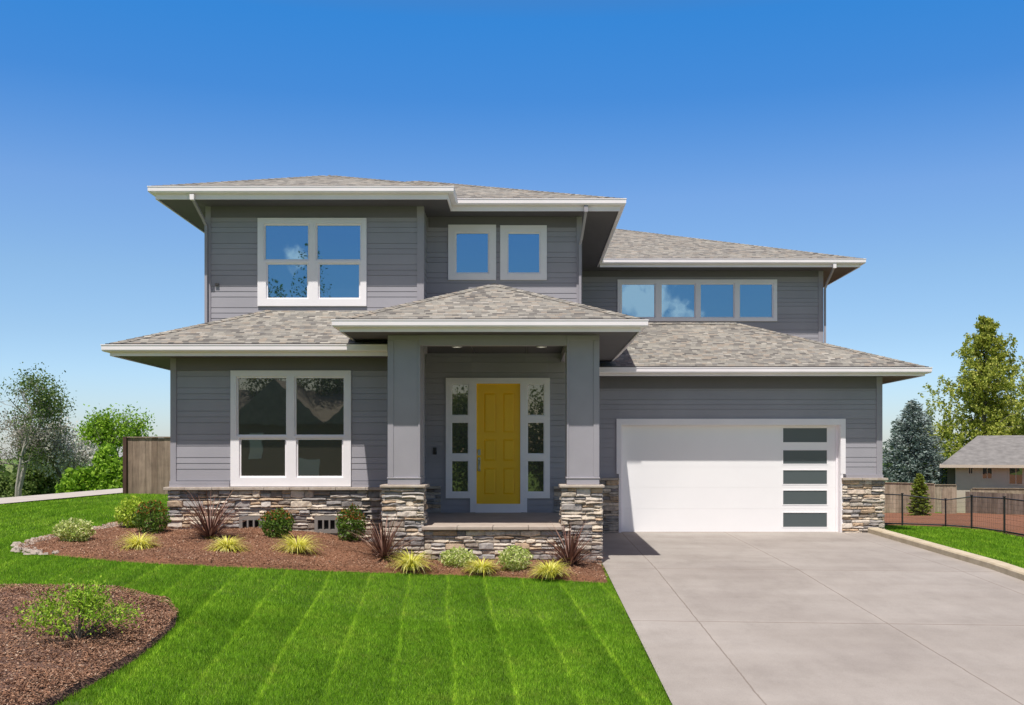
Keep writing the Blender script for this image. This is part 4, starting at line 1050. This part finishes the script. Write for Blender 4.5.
# ------------------------------------------------------------------ trees
def tree(name, px, D, base_z, top_py, wpx, label, seed, leafmat, barkmat=None, nleaf=9000, leaf=.16, trunk_r=.14, crown0=.3, lean=0, clump=.55, levels=4, gaps=.5, group=None, spread=1.0, cat='tree', droop=0.0, shape='round'):
    x = X(px, D); z0 = base_z; topz = Z(top_py, D); Ht = topz-z0; a = wpx*D/F/2; rr3 = random.Random(seed); r = np.random.default_rng(seed)
    m = MB(); tips = []
    def inside_crown(p):
        t = (p.z/Ht-crown0)/(1-crown0)
        if t < -.1 or t > 1: return False
        prof = math.sqrt(max(0, 1-(2*max(t, 0)-1)**2))*.92+.12 if shape == 'round' else (1-t)**.8*1.0+.08
        return math.hypot(p.x-lean*p.z/Ht, p.y) < a*prof
    def grow(p, d, L, rad, lv):
        K = 4; pts = [p.copy()]; q = p.copy(); dd = d.copy()
        for k in range(K):
            dd = (dd+Vector([rr3.gauss(0, .16) for _ in range(3)])+Vector((0, 0, .05-droop*.12*lv))).normalized(); q = q+dd*L/K; pts.append(q.copy())
            if lv >= 2: tips.append((q.copy(), lv))
        m.tube(pts, [rad*(1-.55*k/K) for k in range(K+1)], 5 if lv < 2 else 3, cap=False)
        if lv >= levels: return
        nb = [0, 4, 4, 3, 3][lv] if lv else 9
        for i in range(nb):
            t = rr3.uniform(.3, 1.0) if lv else rr3.uniform(crown0*.9, 1.0)
            j = min(K-1, int(t*K)); bp = pts[j].lerp(pts[j+1], t*K-j); az = rr3.uniform(0, 6.283)
            el_ = rr3.uniform(.1, 1.0) if lv == 0 else rr3.uniform(-.2, .9)
            nd = Vector((math.cos(az)*spread, math.sin(az)*spread, el_)).normalized()
            nd = (nd+dd*.55).normalized() if lv else nd
            LL = L*rr3.uniform(.45, .72) if lv else a*rr3.uniform(.75, 1.1)*(1-.55*max(0, t-.4))
            if not inside_crown(bp+nd*LL*.6) and lv: LL *= .55
            grow(bp, nd, LL, rad*(.42 if lv == 0 else .5), lv+1)
    grow(Vector((0, 0, 0)), Vector((lean/Ht, 0, 1)).normalized(), Ht*.82, trunk_r, 0)
    T = [t for t in tips if t[0].z > Ht*crown0*.75]
    P = []
    for i in range(nleaf):
        q, lv = T[rr3.randrange(len(T))]
        if mnoise.noise(q*(1.1/ max(.5, a*.5))+Vector((seed, 0, 0))) < -gaps+.25: continue
        c_ = q+Vector([rr3.gauss(0, 1) for _ in range(3)])*clump*(.55 if lv > 2 else .35)
        c_.z -= abs(rr3.gauss(0, 1))*droop
        P.append(tuple(c_))
    V = leafquads(np.array(P), leaf, r, .55, droop=droop)
    return finish(name, (x, D, z0), label, cat, [('trunk', m, 0, barkmat or M['bark']), ('crown', V, 4, leafmat)], group)
G1 = 'trees beyond the footpath at the left'
def gzr(px, D): return gz(X(px, D), D)
tree('bare_tree', 17, 52, gzr(17, 52), 384, 60, 'grey half-bare tree with pale trunk at the left edge', 31, M['lf_grey'], M['bark_pale'], 7000, .055, .15, .30, group=G1, gaps=.2)
tree('spreading_tree', 16, 50, gzr(16, 50), 374, 92, 'spreading dark green tree with the highest crown at the left', 232, M['lf_oak'], M['bark_pale'], 6800, .065, .085, .45, group=G1, gaps=.32)
tree('blossom_tree', 76, 54, gzr(76, 54), 420, 70, 'pale blossoming tree between the spreading tree and the bright bushes', 33, M['lf_white'], M['bark'], 14000, .075, .13, .2, group=G1)
tree('green_tree', 134, 66, gzr(134, 66), 388, 74, 'fresh green tree whose crown rises behind the cedar fence', 34, M['lf_green'], M['bark'], 16000, .09, .15, .25, group=G1, gaps=.36)
tree('bare_tree', -14, 60, gzr(-14, 60), 398, 70, 'dark tree cut by the left picture edge', 35, M['lf_oak'], M['bark'], 9000, .09, .14, .2, group=G1)
def bush(px, D, top, wpx, label, seed, mat, n=4200, leaf=.13, name='roadside_bush'):
    x = X(px, D); z0 = gz(x, D)-.1; h = Z(top, D)-z0; a = wpx*D/F/2; r = np.random.default_rng(seed); rr3 = random.Random(seed)
    C = []
    lob = [(rr3.uniform(-.7, .7)*a, rr3.uniform(-.5, .5)*a, rr3.uniform(.15, .72)*h, rr3.uniform(.28, .5)) for _ in range(11)]
    for i in range(n):
        l = lob[rr3.randrange(len(lob))]; u = r.normal(size=3); u /= np.linalg.norm(u); q = rr3.random()**.3
        C.append((l[0]+u[0]*a*l[3]*q, l[1]+u[1]*a*l[3]*q, max(.05, l[2]+u[2]*h*l[3]*q*.8)))
    m = MB()
    for l in lob: m.tube([(0, 0, 0), (l[0]*.6, l[1]*.6, l[2]*.5), l[:3]], [.05, .03, .01], 4)
    return finish(name, (x, D, z0), label, 'bush', [('trunk', m, 0, M['bark']), ('crown', leafquads(np.array(C), leaf, r, .6), 4, mat)], 'bushes beyond the footpath')
bush(98, 50, 437, 56, 'tall bright green bush left of the cedar fence', 41, M['lf_green'], 6500, .11)
bush(118, 47, 452, 30, 'bright green bush touching the edge of the cedar fence', 42, M['lf_green'], 3500, .11)
bush(80, 47, 462, 44, 'low rounded green bush below the blossoming tree', 43, M['lf_green'], 4500, .11)
bush(48, 56, 462, 50, 'dark low bush under the spreading tree', 44, M['lf_oak'], 4500, .12)
bush(12, 58, 466, 56, 'dark low bush at the left edge beneath the bare tree', 45, M['lf_oak'], 4500, .12)
# birch and others at the right
def birch(px, D, z0, top, wpx, label, seed, n=130, leaf=.105, expo=.75):
    x = X(px, D); h = Z(top, D)-z0; a = wpx*D/F/2; q = random.Random(seed); r = np.random.default_rng(seed); m = MB(); C = []
    tr = [Vector((math.sin(k*.9+seed)*.15, math.cos(k*.7)*.12, h*k/10)) for k in range(11)]; m.tube(tr, [.2*(1-k/11)+.015 for k in range(11)], 7)
    for i in range(n):
        t = .10+.89*(i+q.random())/n; b = tr[min(9, int(t*10))].lerp(tr[min(9, int(t*10))+1], t*10-min(9, int(t*10)))
        az = q.uniform(0, 6.283); prof = min(1, (1-t)*1.9)**expo*(.72+.28*math.sin(az*3+t*11+seed)); L = max(.35, a*prof*q.uniform(.6, 1.1)); d = Vector((math.cos(az), math.sin(az), q.uniform(.35, .8))).normalized()
        p1 = b+d*L*.55; p2 = b+Vector((d.x, d.y, d.z*.55))*L; m.tube([b, p1, p2], [.05*(1-t)+.015, .02, .008], 3, cap=False)
        for j in range(int(9+16*L/a)):
            s = q.uniform(.25, 1.05); c0 = b.lerp(p2, s)+Vector((q.gauss(0, .14*L), q.gauss(0, .14*L), q.gauss(0, .08*L))); sl_ = q.uniform(.25, .85)*(.5+.5*L/a)
            for k in range(16): C.append((c0.x+q.gauss(0, .09), c0.y+q.gauss(0, .09), c0.z-sl_*k/15+q.gauss(0, .05)))
    return finish('birch_tree', (x, D, z0), label, 'tree', [('trunk', m, 0, M['bark_pale']), ('crown', leafquads(np.array(C), leaf, r, .6, droop=.5), 4, M['lf_birch'])])
birch(985, 84, -2.2, 315, 150, 'tall yellow-green birch rising behind the neighbouring house', 51, 210)
birch(1040, 78, -2.2, 376, 120, 'lower birch cut by the right picture edge', 52, 160)
tree('broadleaf_tree', 945, 90, -2.2, 419, 50, 'small yellow-green tree between the blue spruce and the birch', 53, M['lf_birch'], M['bark'], 5500, .17, .14, .1)
def spruce(name, px, D, z0, top, wpx, label, seed, mat, n=160, leaf=.12, cat='tree', expo=.85):
    x = X(px, D); h = Z(top, D)-z0; a = wpx*D/F/2; rr3 = random.Random(seed); r = np.random.default_rng(seed); m = MB(); m.tube([(0,0,0),(0,0,h*.5),(0,0,h)], [h*.02, h*.013, .01], 6); C = []; DIRS = []
    for i in range(n):
        t = (i+rr3.random())/n; z = h*(.06+.93*t); L = a*(1-t)**expo*rr3.uniform(.72, 1.12)+.03*a; az = i*2.4+rr3.uniform(-.4, .4); d = Vector((math.cos(az), math.sin(az), 0))
        tip = d*L+Vector((0, 0, z-L*.16+L*.1*t)); m.tube([(0,0,z), d*L*.5+Vector((0,0,z-L*.10)), tip], [.03*L/a+.006, .018*L/a+.004, .004], 3, cap=False)
        k = max(8, int(95*L/a))
        for j in range(k):
            s = rr3.random()**.65; p0 = Vector((0,0,z)).lerp(tip, s)+Vector((0,0,-L*.05*math.sin(3.1*s))); sw = L*.20*(1-s*.6)+.03*a; side = Vector((-d.y, d.x, 0))
            C.append(tuple(p0+side*rr3.uniform(-1, 1)*sw+Vector((0,0,rr3.gauss(0, .03*a))))); DIRS.append(tuple(d+side*rr3.uniform(-.9, .9)+Vector((0,0,rr3.uniform(-.2,.35)))))
    V = leafquads(np.array(C), leaf, r, .33, updir=np.array(DIRS)*1.6)
    return finish(name, (x, D, z0), label, cat, [('trunk', m, 0, M['bark']), ('crown', V, 4, mat)])
spruce('blue_spruce', 913, 70, -2.2, 400, 100, 'dense blue-grey spruce behind the back fence beside the garage', 61, M['lf_spruce'], 330, .13, expo=.62)
sx, sy = X(919.5, 50), 50
spruce('young_conifer', 919.5, 50, gz(sx, sy), 473, 27, 'small staked young conifer on the red mulch behind the black fence', 62, M['lf_sapling'], 110, .06, expo=.5)
m = MB(); m.tube([(X(925.5, 50), 50, gz(sx, sy)-.1), (X(926, 50), 50, gz(sx, sy)+1.1)], [.025, .025], 6); tag(m.build('tree_stake', M['wood_far']), 'thin wooden stake beside the young conifer', 'stake')
# distant low woodland
def mass(name, x0, x1, y0, y1, n, hmax, seed, mat, label):
    r = np.random.default_rng(seed); Px = r.uniform(x0, x1, n); Py = r.uniform(y0, y1, n)
    hh = hmax*(.55+.45*np.array([mnoise.noise(Vector((a*.09, b*.05, seed))) for a, b in zip(Px, Py)])); z = g(Px, Py)+hh*r.random(n)**.7
    return tag(npmesh(name, leafquads(np.stack([Px, Py, z], 1), .55, r, .6), 4, mat), label, 'woodland', kind='stuff')
mass('distant_woodland', -150, -45, 105, 135, 16000, 5.2, 71, M['lf_oak'], 'low distant woodland beyond the trees at the left')
mass('distant_woodland', 50, 160, 120, 150, 14000, 6.0, 72, M['lf_oak'], 'low distant woodland behind the neighbouring house')

# ------------------------------------------------------------------ fences
def plank_fence(name, pts, tops, bots, label, mat, bw=.14, cap=True, post_every=2.4, rails=True, endpost=None, group=None):
    """pts = XY polyline, tops/bots = z at each point"""
    x0, y0 = pts[0]; root = empty(name, (x0, y0, bots[0]), label, 'fence', group); r = random.Random(int(abs(x0*10)))
    pm, cm, rm = MB(), MB(), MB()
    for i in range(len(pts)-1):
        a = Vector(pts[i]).to_3d(); b = Vector(pts[i+1]).to_3d(); d = (b-a); L = d.length; d.normalize(); nrm = Vector((d.y, -d.x, 0)); n = max(1, int(L/bw))
        if nrm.y > 0: nrm = -nrm
        for k in range(n):
            t0, t1 = k/n, (k+1)/n; zb_ = bots[i]*(1-t0)+bots[i+1]*t0; zt_ = tops[i]*(1-t0)+tops[i+1]*t0; w2 = L/n
            pm.obox(tuple(a+d*(t0*L+.003)+nrm*(.0 if k % 2 else .004)+Vector((0,0,zb_))), tuple(d), tuple(-nrm), (0,0,1), w2-.006, .018, zt_-zb_+r.uniform(-.006, .006))
        slope = (tops[i+1]-tops[i])/L; dd = Vector((d.x, d.y, slope)).normalized()
        if cap: cm.obox(tuple(a+nrm*.05+Vector((0,0,tops[i]+.002))), tuple(dd), tuple(-nrm), (0,0,1), L*1.0, .13, .035)
        for hz in (.15, .5, .85):
            rm.obox(tuple(a-nrm*.022+Vector((0,0,bots[i]+(tops[i]-bots[i])*hz))), tuple(dd), tuple(-nrm), (0,0,1), L, .04, .09)
        np_ = max(1, int(L/post_every))
        for k in range(np_+1):
            pz = bots[i]+(bots[i+1]-bots[i])*k/np_; p_ = MB(); p_.obox(tuple(a+d*(k*L/np_-.05)-nrm*.03+Vector((0,0,pz-.1))), tuple(d), tuple(-nrm), (0,0,1), .1, .1, tops[i]-bots[i]+.07); o = p_.build('post', mat, root)
    o = pm.build('plank_panel', mat, root); rm.build('rail', mat, root)
    if cap: cm.build('cap_rail', mat, root)
    return root
fz = Z(437.8, 32)
lf = plank_fence('cedar_fence', [(X(126.5, 32), 32), (-6.3, 32)], [fz, fz], [gz(-12.3, 32), gz(-8, 32)], 'weathered cedar plank fence standing left of the house', M['wood'], .19)
p_ = MB(); p_.box(X(124, 32), X(127.5, 32), 31.9, 32.3, gz(-12.4, 32)-.05, fz+.03); p_.build('post', M['wood_dark'], lf)
def zp(py, D): return Z(py, D)
plank_fence('wood_fence', [(X(872, 60), 60), (X(934, 59), 59)], [zp(482.5, 60), zp(484, 59)], [zp(513.5, 60), zp(515, 59)], 'weathered plank fence behind the young conifer', M['wood_far'], .18)
plank_fence('wood_fence', [(X(943.5, 56), 56), (X(956, 56), 56)], [zp(488, 56), zp(488, 56)], [zp(518, 56), zp(518, 56)], 'short weathered fence return between the two long plank fences', M['wood_far'], .18, cap=False)
plank_fence('wood_fence', [(X(930, 61), 61), (X(956, 61), 61)], [zp(485, 61), zp(485, 61)], [zp(512, 61), zp(512, 61)], 'short fence bay joining the back fence at its right end', M['wood_far'], .18)
plank_fence('wood_fence', [(X(965.5, 58), 58), (X(1003, 54), 54), (X(1060, 49), 49)], [zp(491.5, 58), zp(493, 54), zp(496, 49)], [zp(515.5, 58), zp(523, 54), zp(533, 49)], 'weathered plank fence in front of the neighbouring house at the right edge', M['wood_far'], .18, cap=False)
plank_fence('wood_fence', [(X(972, 60.5), 60.5), (X(1060, 60.5), 60.5)], [zp(488.5, 60.5), zp(489, 60.5)], [zp(512, 60.5), zp(512, 60.5)], 'second plank fence just behind the one at the right edge', M['wood_far'], .18)
# black post and mesh fence
bf = empty('mesh_fence', (FE[0][0], FE[0][1], gz(*FE[0])), 'low black post and wire mesh fence round the right lawn', 'fence')
HF = .80
for (x, y) in FE:
    m = MB(); z = gz(x, y); m.box(x-.017, x+.017, y-.017, y+.017, z-.1, z+HF+.03); m.box(x-.028, x+.028, y-.028, y+.028, z+HF+.03, z+HF+.05); m.build('post', M['black'], bf)
m = MB(); mm = MB(); mb2 = MB()
for (a, b) in zip(FE[:-1], FE[1:]):
    A = Vector((a[0], a[1], gz(*a))); B = Vector((b[0], b[1], gz(*b))); L = (B-A).length
    m.tube([A+Vector((0,0,HF)), B+Vector((0,0,HF))], [.015, .015], 6); m.tube([A+Vector((0,0,.07)), B+Vector((0,0,.07))], [.018, .018], 6)
    k = int(L/.12)
    for i in range(k): p0 = A.lerp(B, i/k); mm.tube([p0+Vector((0,0,.05)), p0+Vector((0,0,HF))], [.0014]*2, 3, cap=False)
    for i in range(1, 7): mm.tube([A+Vector((0,0,HF*i/7)), B+Vector((0,0,HF*i/7))], [.0022]*2, 3, cap=False)
    mb2.tube([A+Vector((0,-.05,-.02)), B+Vector((0,-.05,-.02))], [.07, .07], 4)
m.build('rail', M['black'], bf); mm.build('wire_mesh', M['black'], bf); mb2.build('base_board', M['wood_dark'], bf)

# ------------------------------------------------------------------ neighbouring house (right)
DN = 62; TH = math.radians(22.5); NX = X(940, DN); nb = empty('neighbour_house', (NX, DN, -1.7), 'tan single storey house with a grey roof at the right edge', 'house')
def nu(px): k = (px-VX)/F; return (k*DN-NX)/(math.cos(TH)+k*math.sin(TH))
def nzz(px, py): return Z(py, DN-nu(px)*math.sin(TH))
ez = Z(465, DN); y0 = DN+.6; x_ = lambda u: NX+u; ue = 24
m = MB(); m.box(x_(nu(955.5)), x_(ue), y0, y0+10, -2.4, ez+.1); m.build('wall', M['tan_wall'], nb)
m = MB(); m.box(x_(.4), x_(nu(955.5))-.01, y0+1.6, y0+9, -2.4, ez+.1); m.build('side_wall', M['brown_wall'], nb)
rx0, rx1, ry0, ry1 = NX, x_(ue+.6), DN, DN+10.8; hz = 1.85; ym2 = (ry0+ry1)/2; xa_ = NX+2.2
m = MB()
for pl in ([(rx0, ry0, ez), (rx1, ry0, ez), (rx1, ym2, ez+hz), (xa_, ym2, ez+hz)], [(rx1, ry1, ez), (rx0, ry1, ez), (xa_, ym2, ez+hz), (rx1, ym2, ez+hz)], [(rx0, ry1, ez), (rx0, ry0, ez), (xa_, ym2, ez+hz)], [(rx1, ry0, ez), (rx1, ry1, ez), (rx1, ym2, ez+hz)]): m.poly(pl)
m.poly([(rx0, ry0, ez-.02), (rx0, ry1, ez-.02), (rx1, ry1, ez-.02), (rx1, ry0, ez-.02)]); nr = m.build('roof', M['grey_roof'], nb)
m = MB(); molding(m, [(rx0, ry1), (rx0, ry0), (rx1, ry0)], [(-.02, ez-.16), (.03, ez-.16), (.03, ez+.02), (-.02, ez+.02)]); m.build('fascia', M['tan_wall'], nr)
for a, b, c_, d in ((969, 972.5, 467.3, 474), (983, 992, 467.3, 478.5), (1010, 1023, 467.8, 484)):
    x0, x1, z0, z1 = x_(nu(a)), x_(nu(b)), nzz(a, d), nzz(a, c_)
    m = MB(); holed(m, x0-.08, x1+.08, z0-.08, z1+.08, [(x0, (x0+x1)/2-.02, z0, z1), ((x0+x1)/2+.02, x1, z0, z1)], y0-.04, .03); wf = m.build('window', M['tan_wall'], nb)
    m = MB(); m.quad((x0, y0-.015, z0), (x1, y0-.015, z0), (x1, y0-.015, z1), (x0, y0-.015, z1)); m.build('pane', M['glass_low'], wf)
nb.rotation_euler = (0, 0, -TH)

# ------------------------------------------------------------------ across the street (seen in the window reflections)
ah = empty('street_house', (-13, -27, -1.25), 'brown gabled house across the street, mirrored in the front windows', 'house')
m = MB(); m.box(-22, -6, -40, -27, -1.3, 4.0); m.build('wall', M['brown_wall'], ah)
m = MB()
for (gx_, w_, y0, zt_) in ((-15.6, 3.2, -26.2, 6.6), (-9.6, 2.9, -25.8, 6.4)):
    m.poly([(gx_-w_, y0, 3.7), (gx_+w_, y0, 3.7), (gx_, y0, zt_)][::-1])
    m.quad((gx_-w_, y0, 3.7), (gx_-w_, -34, 3.7), (gx_, -34, zt_), (gx_, y0, zt_)); m.quad((gx_+w_, y0, 3.7), (gx_, y0, zt_), (gx_, -34, zt_), (gx_+w_, -34, 3.7))
m.quad((-23, -26.5, 3.9), (-5, -26.5, 3.9), (-5, -33.5, 6.3), (-23, -33.5, 6.3)); m.build('roof', M['grey_roof'], ah)
m = MB(); m.box(-17.4, -16.5, -26.98, -26.9, 1.6, 3.2); m.box(-14.5, -13.0, -26.98, -26.9, .2, 1.6); m.box(-10.4, -9.0, -26.98, -26.9, 1.8, 3.0); m.build('window', M['white'], ah)
def street_bush(x, y, h, a, label, seed):
    o = bush(VX, 40, 456-h*F/40, 2*a*F/40, label, seed, M['lf_oak'], 16000, .10, name='street_bush'); o.location = (x, y, -1.2); o['group'] = 'dark trees and hedges across the street'
street_bush(-3.2, -25, 6.0, 3.2, 'dark hedge across the street, leftmost beside the brown house', 91); street_bush(1.5, -26, 7.0, 3.4, 'dark hedge across the street facing the yellow door', 92); street_bush(6.5, -26, 6.0, 3.4, 'dark hedge across the street at its right end', 93)
street_bush(-17.1, -34, 15.8, 3.6, 'tall leafy tree left behind the brown house across the street', 94); street_bush(-12.0, -34, 13.4, 3.0, 'tall leafy tree right behind the brown house across the street', 95)
